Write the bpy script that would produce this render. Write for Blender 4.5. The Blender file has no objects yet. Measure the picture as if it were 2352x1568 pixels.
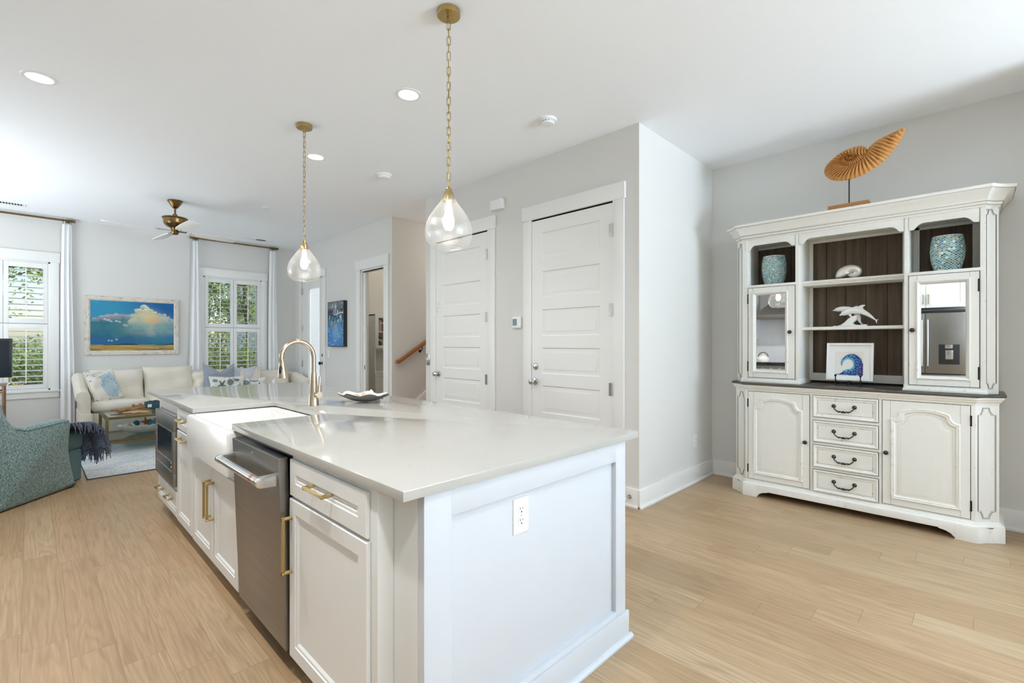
import bpy, bmesh, math, random
import numpy as np
from mathutils import Matrix, Vector
S = bpy.context.scene
COL = S.collection
PI = math.pi

# ------------------------------------------------------------------ camera
cd = bpy.data.cameras.new('camera'); cam = bpy.data.objects.new('camera', cd); COL.objects.link(cam)
cam.location = (0, 0, 1.315)
cam.rotation_euler = (math.radians(90), 0, -math.radians(45.5))
cd.sensor_width = 36; cd.lens = 1089.77 / 2352 * 36
cd.shift_y = 4.4 / 2352
cd.clip_start = 0.02; cd.clip_end = 200
S.camera = cam

# ------------------------------------------------------------------ sky, sun, exposure
S.view_settings.view_transform = 'Standard'
S.view_settings.look = 'None'
S.view_settings.exposure = 0.34
S.view_settings.gamma = 1.0
S.view_settings.use_curve_mapping = False
W = bpy.data.worlds.new('sky'); S.world = W; W.use_nodes = True
wn = W.node_tree.nodes; wl = W.node_tree.links
sky = wn.new('ShaderNodeTexSky'); sky.sky_type = 'NISHITA'; sky.sun_disc = False
sky.sun_elevation = math.radians(48); sky.sun_rotation = math.radians(90); sky.air_density = 1.0; sky.dust_density = 1.2; sky.ozone_density = 1.0
bg = wn['Background']; bg.inputs['Strength'].default_value = 0.20
wl.new(sky.outputs[0], bg.inputs['Color'])

def lamp(name, kind, loc, power, color=(1, 1, 1), rot=None, target=None, **kw):
    l = bpy.data.lights.new(name, kind); l.energy = power; l.color = color
    for k, v in kw.items(): setattr(l, k, v)
    o = bpy.data.objects.new(name, l); COL.objects.link(o); o.location = loc
    if target is not None: o.rotation_euler = (Vector(target) - Vector(loc)).to_track_quat('-Z', 'Y').to_euler()
    elif rot is not None: o.rotation_euler = rot
    return o
lamp('sun', 'SUN', (16, 8, 12), 8.0, (1, .96, .90), target=(16 - .8, 8 + .03, 12 - .62), angle=.03)
DAY = (.69, .84, 1.0)
# daylight entering through the dining windows behind the camera and the living room's west window
lamp('daylight_dining', 'AREA', (3.5, -5.02, 1.4), 640, DAY, target=(3.3, -4.25, 5.2), shape='RECTANGLE', size=1.8, size_y=2.3)
lamp('daylight_living', 'AREA', (-1.62, 7.1, 1.55), 70, (.86, .93, 1), target=(.6, 7.1, 3.8), shape='RECTANGLE', size=2.6, size_y=1.8)

# ------------------------------------------------------------------ helpers: materials
def srgb(r, g, b):
    f = lambda c: c / 12.92 if c <= .04045 else ((c + .055) / 1.055) ** 2.4
    return (f(r / 255), f(g / 255), f(b / 255), 1)
class NT:
    def __init__(s, name):
        s.m = bpy.data.materials.new(name); s.m.use_nodes = True; s.t = s.m.node_tree
        s.b = s.t.nodes['Principled BSDF']; s.out = s.t.nodes['Material Output']
    def n(s, typ, ins=None, out=0, **at):
        n = s.t.nodes.new('ShaderNode' + typ)
        for k, v in at.items(): setattr(n, k, v)
        for k, v in (ins or {}).items(): s.put(n.inputs[k], v)
        return n.outputs[out]
    def put(s, sock, v):
        if isinstance(v, bpy.types.NodeSocket): s.t.links.new(v, sock)
        else: sock.default_value = v
    def m_(s, op, a, b=0.0, c=0.0, clamp=False):
        n = s.t.nodes.new('ShaderNodeMath'); n.operation = op; n.use_clamp = clamp
        s.put(n.inputs[0], a); s.put(n.inputs[1], b); s.put(n.inputs[2], c); return n.outputs[0]
    def mix(s, f, a, b, typ='MIX'):
        n = s.t.nodes.new('ShaderNodeMix'); n.data_type = 'RGBA'; n.blend_type = typ
        s.put(n.inputs[0], f); s.put(n.inputs[6], a); s.put(n.inputs[7], b); return n.outputs[2]
    def ramp(s, f, stops):
        n = s.t.nodes.new('ShaderNodeValToRGB'); e = n.color_ramp.elements
        while len(e) < len(stops): e.new(.5)
        for el, (p, c) in zip(e, stops): el.position = p; el.color = c if len(c) == 4 else (*c, 1)
        s.put(n.inputs[0], f); return n.outputs[0]
    def noise(s, scale, vec=None, detail=3, rough=.55, out=0, dist=0.0):
        i = {'Scale': scale, 'Detail': detail, 'Roughness': rough, 'Distortion': dist}
        if vec is not None: i['Vector'] = vec
        return s.n('TexNoise', i, out)
    def obj(s): return s.n('TexCoord', out=3)
    def scaled(s, v, sx, sy, sz): return s.n('Mapping', {'Vector': v, 'Scale': (sx, sy, sz)})
    def bump(s, h, strength=.3, dist=.002): s.put(s.b.inputs['Normal'], s.n('Bump', {'Height': h, 'Strength': strength, 'Distance': dist}))
    def set(s, **k):
        names = dict(color='Base Color', rough='Roughness', metal='Metallic', spec='Specular IOR Level', coat='Coat Weight', sheen='Sheen Weight', trans='Transmission Weight', ecol='Emission Color', estr='Emission Strength', alpha='Alpha')
        for q, v in k.items(): s.put(s.b.inputs[names[q]], v)
        return s
def flat(name, c, rough=.5, metal=0, spec=.5, **k):
    t = NT(name); t.set(color=c, rough=rough, metal=metal, spec=spec, **k); return t.m
def paint(name, c, rough=.5, nscale=60, strength=.06, var=.03, spec=.4):
    t = NT(name); v = t.obj(); nz = t.noise(nscale, v)
    lo = tuple(x * (1 - var) for x in c[:3]) + (1,)
    t.set(color=t.mix(t.noise(1.3, v), c, lo), rough=rough, spec=spec); t.bump(nz, strength, .001); return t.m
def metal(name, c, rough, brushed=None, tarnish=0):
    t = NT(name); v = t.obj(); col = c
    if tarnish: col = t.mix(t.m_('MULTIPLY', t.noise(9, v, 4), tarnish, clamp=True), c, tuple(x * .45 for x in c[:3]) + (1,))
    t.set(color=col, rough=rough, metal=1)
    if brushed:
        nz = t.noise(1, t.scaled(v, *brushed), 3); t.put(t.b.inputs['Roughness'], t.m_('MULTIPLY_ADD', nz, .25, rough - .1)); t.bump(nz, .03, .0006)
    return t.m
def fabric(name, c1, c2, scale=700, stretch=(1, 1, 1), strength=.5, soft=.35, rough=.95, sheen=.2):
    t = NT(name); v = t.obj(); w = t.scaled(v, *stretch)
    a = t.noise(scale, w, 2, .7); b = t.noise(7, v, 3)
    f = t.m_('ADD', t.m_('MULTIPLY', t.m_('SUBTRACT', a, .5), 1 / max(soft, .01) * .5), .5, clamp=True)
    t.set(color=t.mix(t.m_('MULTIPLY', b, .12), t.mix(f, c1, c2), tuple(x * .6 for x in c1[:3]) + (1,)), rough=rough, spec=.15, sheen=sheen)
    t.bump(a, strength, .003); return t.m
def attr_mat(name, rough=.6, spec=.3, coat=0, metal=0, bumps=0):
    t = NT(name); t.set(color=t.n('Attribute', attribute_name='col'), rough=rough, spec=spec, coat=coat, metal=metal)
    if bumps: t.bump(t.noise(bumps, t.obj(), 3), .25, .002)
    return t.m

WHITE = srgb(240, 240, 237)
M = {}
M['wall'] = paint('wall_paint', srgb(222, 221, 217), .7, 240, .05, .02, .25)
M['ceiling'] = paint('ceiling_paint', srgb(247, 250, 253), .8, 260, .05, .01, .2)
M['trim'] = paint('trim_white', srgb(236, 236, 233), .38, 30, .02, .01, .45)
M['study'] = paint('study_cream', srgb(224, 220, 210), .7, 240, .05, .02, .25)
M['cab'] = paint('cabinet_paint', srgb(229, 230, 228), .38, 30, .02, .012, .45)
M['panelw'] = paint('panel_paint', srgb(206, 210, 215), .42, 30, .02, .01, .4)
M['dark'] = flat('shadow_gap', (.012, .012, .012, 1), .8)
M['black'] = flat('black_plastic', (.015, .016, .018, 1), .3)
M['blackmetal'] = metal('black_iron', (.03, .029, .028, 1), .45)
M['bronze'] = metal('dark_bronze', (.075, .065, .055, 1), .35)
M['brass'] = metal('satin_brass', (.50, .37, .16, 1), .3, (3, 200, 3))
M['abrass'] = metal('antique_brass', (.31, .205, .085, 1), .3, None, .9)
M['champ'] = metal('champagne_bronze', (.56, .455, .33, 1), .19)
M['steel'] = metal('stainless_steel', (.285, .268, .248, 1), .32, (2, 2, 160))
M['steelh'] = metal('stainless_bar', (.66, .645, .62, 1), .2)
M['chrome'] = metal('polished_nickel', (.62, .60, .57, 1), .12)
M['copper'] = metal('copper_band', (.55, .22, .13, 1), .25)
M['porcelain'] = flat('fireclay', srgb(231, 230, 226), .22, spec=.45)
M['plate'] = flat('white_plastic', srgb(238, 239, 238), .35)
M['slot'] = flat('socket_slot', (.02, .02, .02, 1), .6)
M['screen'] = flat('black_screen', (.012, .016, .022, 1), .12)
M['mirror'] = metal('mirror_silver', (.86, .87, .86, 1), .015)
M['cord'] = flat('clear_cord', srgb(214, 206, 180), .4)
M['curtain'] = fabric('curtain_linen', srgb(246, 246, 246), srgb(238, 239, 241), 500, (1, 1, .2), .2)
M['sofa'] = fabric('sofa_canvas', srgb(238, 231, 216), srgb(226, 218, 202), 600, (1, 1, 1), .3)
M['sofashade'] = fabric('sofa_lining', srgb(90, 84, 76), srgb(70, 66, 60), 500)
M['cream'] = fabric('cream_throw', srgb(226, 217, 204), srgb(208, 199, 187), 500, (1, 1, .3), .4)
M['bluegrey'] = fabric('blue_grey_linen', srgb(166, 174, 182), srgb(140, 150, 160), 600)
M['palegrey'] = fabric('pale_grey_linen', srgb(214, 218, 224), srgb(194, 200, 208), 600)
M['tweed'] = fabric('teal_tweed', srgb(48, 84, 88), srgb(158, 178, 174), 95, (1, 1, .7), .9, .22)
M['tweedseat'] = fabric('teal_seat', srgb(66, 98, 104), srgb(104, 134, 136), 220, (1, 1, 1), .6, .35)
M['navy'] = fabric('navy_throw', srgb(38, 46, 66), srgb(126, 138, 162), 40, (1, 4, 1), .8, .3)
M['wood_rail'] = None
M['gold'] = metal('aged_gold', (.19, .15, .065, 1), .45, None, .5)
M['soil'] = paint('garden_ground', srgb(120, 112, 84), .95, 8, .5, .5)
M['siding'] = paint('white_siding', srgb(240, 240, 240), .6)
def stripes(name, c, c2, axis, period, width=.1, rough=.6):
    t = NT(name); sx = t.n('SeparateXYZ', {0: t.obj()}, axis)
    f = t.m_('LESS_THAN', t.m_('FRACT', t.m_('DIVIDE', sx, period)), width)
    t.set(color=t.mix(f, c, c2), rough=rough); return t.m

def wood(name, c1, c2, axis='y', rough=.45, fine=70, coat=.1):
    t = NT(name); v = t.obj(); k = {'x': (.06, 1, 1), 'y': (1, .06, 1), 'z': (1, 1, .06)}[axis]
    a = t.noise(fine, t.scaled(v, *k), 4, .6); b = t.noise(9, t.scaled(v, *k), 3, .6, dist=1.5)
    t.set(color=t.mix(t.m_('ADD', t.m_('MULTIPLY', a, .6), t.m_('MULTIPLY', b, .5), clamp=True), c1, c2), rough=rough, coat=coat); t.bump(a, .12, .001); return t.m
M['oakrail'] = wood('oak_rail', srgb(176, 116, 62), srgb(134, 78, 36), 'x', .35)
M['statuebase'] = wood('statue_base_wood', srgb(186, 130, 72), srgb(150, 98, 48), 'y', .5)

def floor_mat():
    t = NT('oak_planks'); v = t.obj(); X = t.n('SeparateXYZ', {0: v}, 0); Y = t.n('SeparateXYZ', {0: v}, 1)
    r = t.m_('ADD', t.m_('DIVIDE', X, .1458), 40.17); row = t.m_('FLOOR', r); fr = t.m_('SUBTRACT', r, row)
    jit = t.n('TexWhiteNoise', {'W': row}, 0, noise_dimensions='1D')
    yy = t.m_('DIVIDE', t.m_('ADD', t.m_('ADD', Y, 30.0 - .7), t.m_('ADD', t.m_('MULTIPLY', t.m_('SUBTRACT', row, 55.0), .195), t.m_('MULTIPLY', jit, .05))), 1.22)
    idx = t.m_('FLOOR', yy); fy = t.m_('SUBTRACT', yy, idx)
    cell = t.n('CombineXYZ', {0: row, 1: idx, 2: 0.0})
    idv = t.n('TexWhiteNoise', {0: cell}, 0, noise_dimensions='3D'); idc = t.n('TexWhiteNoise', {0: cell}, 1, noise_dimensions='3D')
    off = t.m_('MULTIPLY', idv, 37.0)
    g1 = t.n('CombineXYZ', {0: t.m_('MULTIPLY_ADD', X, 1.0, off), 1: t.m_('MULTIPLY', Y, .035), 2: off})
    fine = t.noise(95, g1, 4, .65)
    g2 = t.n('CombineXYZ', {0: t.m_('MULTIPLY_ADD', X, 1.0, off), 1: t.m_('MULTIPLY', Y, .075), 2: off})
    broad = t.noise(7.5, g2, 2, .45, dist=.3)
    rings = t.m_('SINE', t.m_('MULTIPLY', broad, 92.0))
    rings = t.m_('MULTIPLY', t.m_('POWER', t.m_('MULTIPLY_ADD', rings, .5, .5), 2.5), t.m_('MULTIPLY_ADD', t.noise(2.2, v, 2), 1.6, -.35, clamp=True))
    base = t.ramp(idv, [(0, srgb(170, 143, 108)), (.3, srgb(184, 158, 123)), (.55, srgb(192, 168, 134)), (.8, srgb(177, 149, 113)), (1, srgb(200, 178, 146))])
    hue = t.mix(t.m_('MULTIPLY', t.n('SeparateColor', {0: idc}, 1), .35), base, srgb(184, 146, 110))
    c = t.mix(t.m_('MULTIPLY_ADD', fine, 1.7, -.5, clamp=True), hue, srgb(148, 124, 96))
    c = t.mix(t.m_('MULTIPLY', rings, .55), c, srgb(136, 106, 76))
    seamx = t.m_('GREATER_THAN', t.m_('ABSOLUTE', t.m_('SUBTRACT', fr, .5)), .492)
    seamy = t.m_('GREATER_THAN', t.m_('ABSOLUTE', t.m_('SUBTRACT', fy, .5)), .4988)
    seam = t.m_('MAXIMUM', seamx, seamy)
    c = t.mix(t.m_('MULTIPLY', seam, .45), c, srgb(104, 80, 56))
    t.set(color=c, rough=t.m_('MULTIPLY_ADD', fine, .16, .30), spec=.42)
    t.bump(t.m_('SUBTRACT', t.m_('MULTIPLY', fine, .35), t.m_('MULTIPLY', seam, 1.0)), .12, .002)
    return t.m
M['floor'] = floor_mat()

def quartz():
    t = NT('quartz'); v = t.obj()
    a = t.noise(2.2, t.scaled(v, 1, 1, 1), 5, .6, dist=.6); d = t.noise(26, t.scaled(v, 1, .45, 1), 5, .7, dist=1.2); e = t.noise(120, t.scaled(v, 1, .3, 1), 3, .7)
    vein = t.m_('MULTIPLY', t.m_('GREATER_THAN', t.m_('MULTIPLY', d, e), .36), .5)
    vein2 = t.m_('MULTIPLY', t.m_('SMOOTH_MIN', t.m_('MULTIPLY', t.m_('SUBTRACT', d, .52), 4.0), 1.0, .1, clamp=True), .35)
    c = t.mix(t.m_('MULTIPLY', a, .45), srgb(184, 182, 175), srgb(174, 172, 165))
    c = t.mix(vein2, c, srgb(188, 185, 177)); c = t.mix(vein, c, srgb(164, 160, 151))
    t.set(color=c, rough=.09, spec=.5); return t.m
M['quartz'] = quartz()

def glass_thin(name, tint, gloss=.08, haze=.0, hz=(1, 1, 1, 1), bump=0, rough=.02):
    t = NT(name); lw = t.n('LayerWeight', {'Blend': .35}, 1)
    tr = t.n('BsdfTransparent', {0: tint}); gl = t.n('BsdfGlossy', {'Roughness': rough})
    if bump: t.put(gl.node.inputs['Normal'], t.n('Bump', {'Height': t.noise(bump, t.obj(), 2), 'Strength': .6, 'Distance': .003}))
    f = t.m_('ADD', t.m_('MULTIPLY', lw, .55), gloss, clamp=True)
    sh = t.n('MixShader', {0: f, 1: tr, 2: gl})
    if haze:
        df = t.n('BsdfDiffuse', {0: hz}); tl = t.n('BsdfTranslucent', {0: hz}); d2 = t.n('MixShader', {0: .6, 1: df, 2: tl})
        hf = t.m_('MULTIPLY_ADD', lw, haze * 1.4, haze, clamp=True)
        sh = t.n('MixShader', {0: hf, 1: sh, 2: d2})
    t.t.links.new(sh, t.out.inputs[0]); return t.m
M['pane'] = glass_thin('window_glass', (.96, .98, .98, 1), .05)
M['tabglass'] = glass_thin('table_glass', (.80, .88, .86, 1), .10)
M['shade'] = glass_thin('seeded_glass', (.97, .97, .96, 1), .06, .085, (1, .98, .95, 1), 130, .06)
M['frost'] = glass_thin('blind_glass', (.9, .94, 1, 1), .02, .75, (.95, .97, 1, 1), 0, .1)
def emit(name, c, s):
    t = NT(name); t.t.links.new(t.n('Emission', {0: c, 1: s}), t.out.inputs[0]); return t.m
M['bulb'] = emit('bulb_glow', (1, .95, .86, 1), 9)
M['led'] = emit('downlight_glow', (1, .96, .90, 1), 9)

def distressed(name, c, c2, wear):
    t = NT(name); v = t.obj()
    bev = t.n('Bevel', {'Radius': .005}, samples=4); gn = t.n('NewGeometry', out=1)
    e = t.m_('SUBTRACT', 1.0, t.n('VectorMath', {0: bev, 1: gn}, 1, operation='DOT_PRODUCT'))
    nz = t.noise(26, v, 5, .7)
    f = t.m_('MULTIPLY', t.m_('GREATER_THAN', e, .05), t.m_('GREATER_THAN', nz, .60))
    sp = t.m_('GREATER_THAN', t.noise(85, v, 2, .5), .745)
    f = t.m_('MAXIMUM', t.m_('MULTIPLY', f, wear), t.m_('MULTIPLY', sp, .35))
    grain = t.noise(34, t.scaled(v, 1, 1, .06), 4, .7)
    base = t.mix(t.m_('MULTIPLY', grain, .22), c, c2)
    t.set(color=t.mix(f, base, srgb(120, 104, 84)), rough=.5, spec=.35); t.bump(grain, .05, .001); return t.m
M['hutch'] = distressed('distressed_white', srgb(238, 237, 231), srgb(214, 211, 201), .75)
M['glaze'] = flat('glaze_line', srgb(132, 124, 112), .7)
def planks_dark():
    t = NT('dark_planks'); v = t.obj(); Y = t.n('SeparateXYZ', {0: v}, 1)
    a = t.noise(30, t.scaled(v, 1, 1, .05), 5, .65); b = t.noise(6, t.scaled(v, 1, 1, .4), 4, .6)
    c = t.mix(t.m_('MULTIPLY_ADD', a, 2.0, -.5, clamp=True), srgb(62, 53, 44), srgb(124, 107, 88)); c = t.mix(t.m_('MULTIPLY', b, .5), c, srgb(74, 58, 46))
    t.set(color=c, rough=.55, spec=.3); t.bump(a, .2, .001); return t.m
M['darkwood'] = planks_dark()
M['topwood'] = wood('grey_brown_top', srgb(92, 84, 76), srgb(58, 52, 46), 'y', .35, 60, .3)

# ------------------------------------------------------------------ helpers: meshes
class MB:
    """collects shapes and links them as ONE mesh object"""
    def __init__(s, M=None): s.bm = bmesh.new(); s.M = M
    def face(s, vs, m=0):
        try:
            f = s.bm.faces.new(vs); f.material_index = m; return f
        except ValueError: return None
    def box(s, x0, x1, y0, y1, z0, z1, m=0):
        v = [s.bm.verts.new((x, y, z)) for z in (z0, z1) for x, y in ((x0, y0), (x1, y0), (x1, y1), (x0, y1))]
        for q in ((3, 2, 1, 0), (4, 5, 6, 7), (0, 1, 5, 4), (1, 2, 6, 5), (2, 3, 7, 6), (3, 0, 4, 7)): s.face([v[i] for i in q], m)
        return s
    def loft(s, rings, c0=True, c1=True, closed=True, m=0):
        R = [[s.bm.verts.new(p) for p in r] for r in rings]; n = len(R[0])
        for a, b in zip(R, R[1:]):
            for i in range(n if closed else n - 1):
                j = (i + 1) % n; s.face((a[i], a[j], b[j], b[i]), m)
        if c0: s.face(list(reversed(R[0])), m)
        if c1: s.face(R[-1], m)
        return s
    def prism(s, poly, ax, a, b, m=0):
        f = {'x': lambda p, t: (t, p[0], p[1]), 'y': lambda p, t: (p[0], t, p[1]), 'z': lambda p, t: (p[0], p[1], t)}[ax]
        return s.loft([[f(p, a) for p in poly], [f(p, b) for p in poly]], m=m)
    def tube(s, path, r, n=10, m=0, closed=False, flatten=1.0):
        P = [Vector(p) for p in path]; k = len(P); r = r if isinstance(r, (list, tuple)) else [r] * k
        rings = []; up = None
        for i, p in enumerate(P):
            t = (P[(i + 1) % k] - P[i - 1]) if closed else (P[min(i + 1, k - 1)] - P[max(i - 1, 0)])
            if t.length < 1e-9: t = Vector((0, 0, 1))
            t.normalize()
            if up is None: up = Vector((0, 0, 1)) if abs(t.z) < .9 else Vector((1, 0, 0))
            a = t.cross(up)
            if a.length < 1e-5: a = t.cross(Vector((.3, .8, .2)))
            a.normalize(); b = a.cross(t).normalized(); up = b
            rings.append([p + (a * math.cos(q) + b * math.sin(q) * flatten) * r[i] for q in (2 * PI * j / n for j in range(n))])
        if closed: rings.append(rings[0]); return s.loft(rings, False, False, m=m)
        return s.loft(rings, m=m)
    def cyl(s, p, q, r, r2=None, n=20, m=0): return s.tube([p, q], [r, r if r2 is None else r2], n, m)
    def lathe(s, prof, c=(0, 0), n=32, m=0, caps=True, sx=1, sy=1):
        return s.loft([[(c[0] + r * math.cos(t) * sx, c[1] + r * math.sin(t) * sy, z) for t in (2 * PI * j / n for j in range(n))] for r, z in prof], caps, caps, m=m)
    def lathe_ax(s, prof, o, d, n=20, m=0):
        """profile (radius, distance) turned about direction d from o"""
        o = Vector(o); d = Vector(d).normalized(); a = d.orthogonal().normalized(); b = d.cross(a)
        return s.loft([[o + d * t + (a * math.cos(q) + b * math.sin(q)) * r for q in (2 * PI * j / n for j in range(n))] for r, t in prof], m=m)
    def ball(s, c, r, nu=16, nv=10, m=0):
        rx, ry, rz = r if isinstance(r, (tuple, list)) else (r, r, r)
        return s.loft([[(c[0] + rx * math.sin(a) * math.cos(b), c[1] + ry * math.sin(a) * math.sin(b), c[2] - rz * math.cos(a)) for b in (2 * PI * j / nu for j in range(nu))] for a in (PI * min(max(i / nv, .012), .988) for i in range(nv + 1))], m=m)
    def grid(s, fn, nu, nv, m=0, wrapu=False):
        V = [[s.bm.verts.new(fn(i / nu, j / nv)) for j in range(nv + 1)] for i in range(nu + (0 if wrapu else 1))]
        for i in range(nu):
            for j in range(nv): s.face((V[i][j], V[(i + 1) % len(V)][j], V[(i + 1) % len(V)][j + 1], V[i][j + 1]), m)
        return s
    def pillow(s, c, ux, uy, un, w, h, t, n=18, pin=.10, seed=0, m=0, wr=.012):
        """stuffed cushion: centre, width / height / thickness axes"""
        c, ux, uy, un = Vector(c), Vector(ux).normalized(), Vector(uy).normalized(), Vector(un).normalized(); rd = random.Random(seed)
        ph = [rd.uniform(0, 6) for _ in range(4)]
        def P(a, b, sg):
            u, v = a * 2 - 1, b * 2 - 1
            k = max(0, (1 - u ** 4) * (1 - v ** 4)) ** .5
            e = 1 - pin * (1 - v * v * .0) * (1 - abs(v)) * (abs(u) ** 3) ; e2 = 1 - pin * (1 - abs(u)) * (abs(v) ** 3)
            d = wr * k * (math.sin(u * 5 + ph[0] + v * 3) + math.sin(v * 7 + ph[1] - u * 2))
            return c + ux * (u * w / 2 * e) + uy * (v * h / 2 * e2) + un * (sg * (t / 2 * k + .004) + d)
        s.grid(lambda a, b: P(a, b, 1), n, n, m); s.grid(lambda a, b: P(a, b, -1), n, n, m)
        return s
    def frame_loft(s, poly, steps, f, m=0, ms=None):
        """moulded panel: nested insets (inset, depth) of an outline, f maps (a, b, depth) to xyz"""
        rings = [[f(p[0], p[1], d) for p in inset(poly, o)] for o, d in steps]
        R = [[s.bm.verts.new(p) for p in r] for r in rings]; n = len(poly)
        for q, (a, b) in enumerate(zip(R, R[1:])):
            for i in range(n): s.face((a[i], a[(i + 1) % n], b[(i + 1) % n], b[i]), ms[q] if ms else m)
        s.face(R[-1], ms[-1] if ms else m)
        return s
    def build(s, name, mats, parent=None, label=None, smooth=35, bev=0, seg=2, weld=0, sub=0):
        bm = s.bm
        if weld: bmesh.ops.remove_doubles(bm, verts=bm.verts, dist=weld)
        bmesh.ops.recalc_face_normals(bm, faces=bm.faces)
        if bev:
            ed = [e for e in bm.edges if len(e.link_faces) == 2 and e.calc_face_angle(0) > .5]
            bmesh.ops.bevel(bm, geom=ed, offset=bev, segments=seg, affect='EDGES', clamp_overlap=True, profile=.6)
        if s.M is not None: bm.transform(s.M)
        me = bpy.data.meshes.new(name); bm.to_mesh(me); bm.free()
        for k in (mats if isinstance(mats, (list, tuple)) else [mats]): me.materials.append(M[k] if isinstance(k, str) else k)
        if smooth:
            me.polygons.foreach_set('use_smooth', [True] * len(me.polygons)); me.set_sharp_from_angle(angle=math.radians(smooth))
        o = bpy.data.objects.new(name, me); COL.objects.link(o)
        if sub:
            md = o.modifiers.new('subdivision', 'SUBSURF'); md.levels = md.render_levels = sub
        if parent is not None: adopt(o, parent)
        if label: o['label'] = label
        return o
def inset(poly, d):
    """polygon moved inward by d (mitred)"""
    n = len(poly); A = sum(poly[i][0] * poly[(i + 1) % n][1] - poly[(i + 1) % n][0] * poly[i][1] for i in range(n)); sg = 1 if A > 0 else -1
    out = []
    for i in range(n):
        p, q, r = Vector(poly[i - 1]), Vector(poly[i]), Vector(poly[(i + 1) % n])
        a = (q - p).normalized(); b = (r - q).normalized()
        na, nb = Vector((-a.y, a.x)) * sg, Vector((-b.y, b.x)) * sg
        k = na + nb; L = max(k.length_squared, .3)
        q2 = q + k * (2 * d / L); out.append((q2.x, q2.y))
    return out
def adopt(o, parent):
    o.parent = parent
    if parent.parent is None and parent.type == 'EMPTY': o.matrix_parent_inverse = Matrix.Translation(-Vector(parent.location))
def tag(o, label, cat, group=None, kind=None):
    if label: o['label'] = label
    if cat: o['category'] = cat
    if group: o['group'] = group
    if kind: o['kind'] = kind
    return o
def thing(name, label, cat, loc, group=None):
    o = bpy.data.objects.new(name, None); COL.objects.link(o); o.location = loc; o.empty_display_size = .05
    return tag(o, label, cat, group)
def struct(o, label, cat='wall'): return tag(o, label, cat, None, 'structure')
def sthing(name, label, cat, loc): return tag(thing(name, label, cat, loc), None, None, None, 'structure')
def dup(root, delta, label=None):
    r = root.copy(); COL.objects.link(r); r.location = Vector(root.location) + Vector(delta)
    if label: r['label'] = label
    for ch in list(root.children):
        c = ch.copy(); COL.objects.link(c); c.parent = r
        for g in ch.children:
            d = g.copy(); COL.objects.link(d); d.parent = c
    return r
def rect(a0, a1, b0, b1): return [(a0, b0), (a1, b0), (a1, b1), (a0, b1)]
def arc(cx, cy, r, a0, a1, n): return [(cx + r * math.cos(math.radians(a0 + (a1 - a0) * i / n)), cy + r * math.sin(math.radians(a0 + (a1 - a0) * i / n))) for i in range(n + 1)]
def rrect(a0, a1, b0, b1, r, n=4):
    return arc(a1 - r, b0 + r, r, -90, 0, n) + arc(a1 - r, b1 - r, r, 0, 90, n) + arc(a0 + r, b1 - r, r, 90, 180, n) + arc(a0 + r, b0 + r, r, 180, 270, n)

# colour pictures: a grid whose points carry colours worked out by a function
def vnoise(x, y, seed=0):
    xi = np.floor(x).astype(np.int64); yi = np.floor(y).astype(np.int64); fx = x - xi; fy = y - yi
    def h(a, b):
        n = (a * 374761393 + b * 668265263 + seed * 974634533) & 0x7fffffff
        n = ((n ^ (n >> 13)) * 1274126177) & 0x7fffffff
        return ((n ^ (n >> 16)) & 0xffff) / 65535.0
    u = fx * fx * (3 - 2 * fx); w = fy * fy * (3 - 2 * fy)
    return (h(xi, yi) * (1 - u) + h(xi + 1, yi) * u) * (1 - w) + (h(xi, yi + 1) * (1 - u) + h(xi + 1, yi + 1) * u) * w
def fbm(x, y, seed=0, oct=4):
    t = 0; a = .5
    for k in range(oct): t = t + a * vnoise(x * 2 ** k, y * 2 ** k, seed + k * 7); a *= .5
    return t / (1 - .5 ** oct)
def sm(a, b, x): t = np.clip((x - a) / (b - a), 0, 1); return t * t * (3 - 2 * t)
def C3(r, g, b): return np.array(srgb(r, g, b)[:3])
def mixc(c, f, d): return c * (1 - f[..., None]) + np.asarray(d) * f[..., None]
def picture(name, pos, nu, nv, colfn, mat, parent=None, label=None):
    """pos(u, v) -> xyz with numpy u, v; colfn(u, v) -> linear rgb"""
    u, v = np.meshgrid(np.linspace(0, 1, nu + 1), np.linspace(0, 1, nv + 1), indexing='ij')
    P = np.stack(pos(u, v), -1).reshape(-1, 3)
    q = np.arange((nu + 1) * (nv + 1)).reshape(nu + 1, nv + 1)
    F = np.stack([q[:-1, :-1], q[1:, :-1], q[1:, 1:], q[:-1, 1:]], -1).reshape(-1, 4)
    me = bpy.data.meshes.new(name); me.from_pydata(P.tolist(), [], F.tolist())
    c = np.ones((len(P), 4), np.float32); c[:, :3] = np.clip(colfn(u, v), 0, 1).reshape(-1, 3)
    at = me.color_attributes.new('col', 'FLOAT_COLOR', 'POINT'); at.data.foreach_set('color', c.ravel())
    me.materials.append(M[mat]); me.polygons.foreach_set('use_smooth', [True] * len(me.polygons))
    o = bpy.data.objects.new(name, me); COL.objects.link(o)
    if parent is not None: adopt(o, parent)
    if label: o['label'] = label
    return o
M['art'] = attr_mat('painted_art', .55, .25)
M['artgloss'] = attr_mat('mosaic_glass', .12, .6, .6)
M['artcloth'] = attr_mat('printed_cloth', .95, .1, 0, 0, 400)

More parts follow.
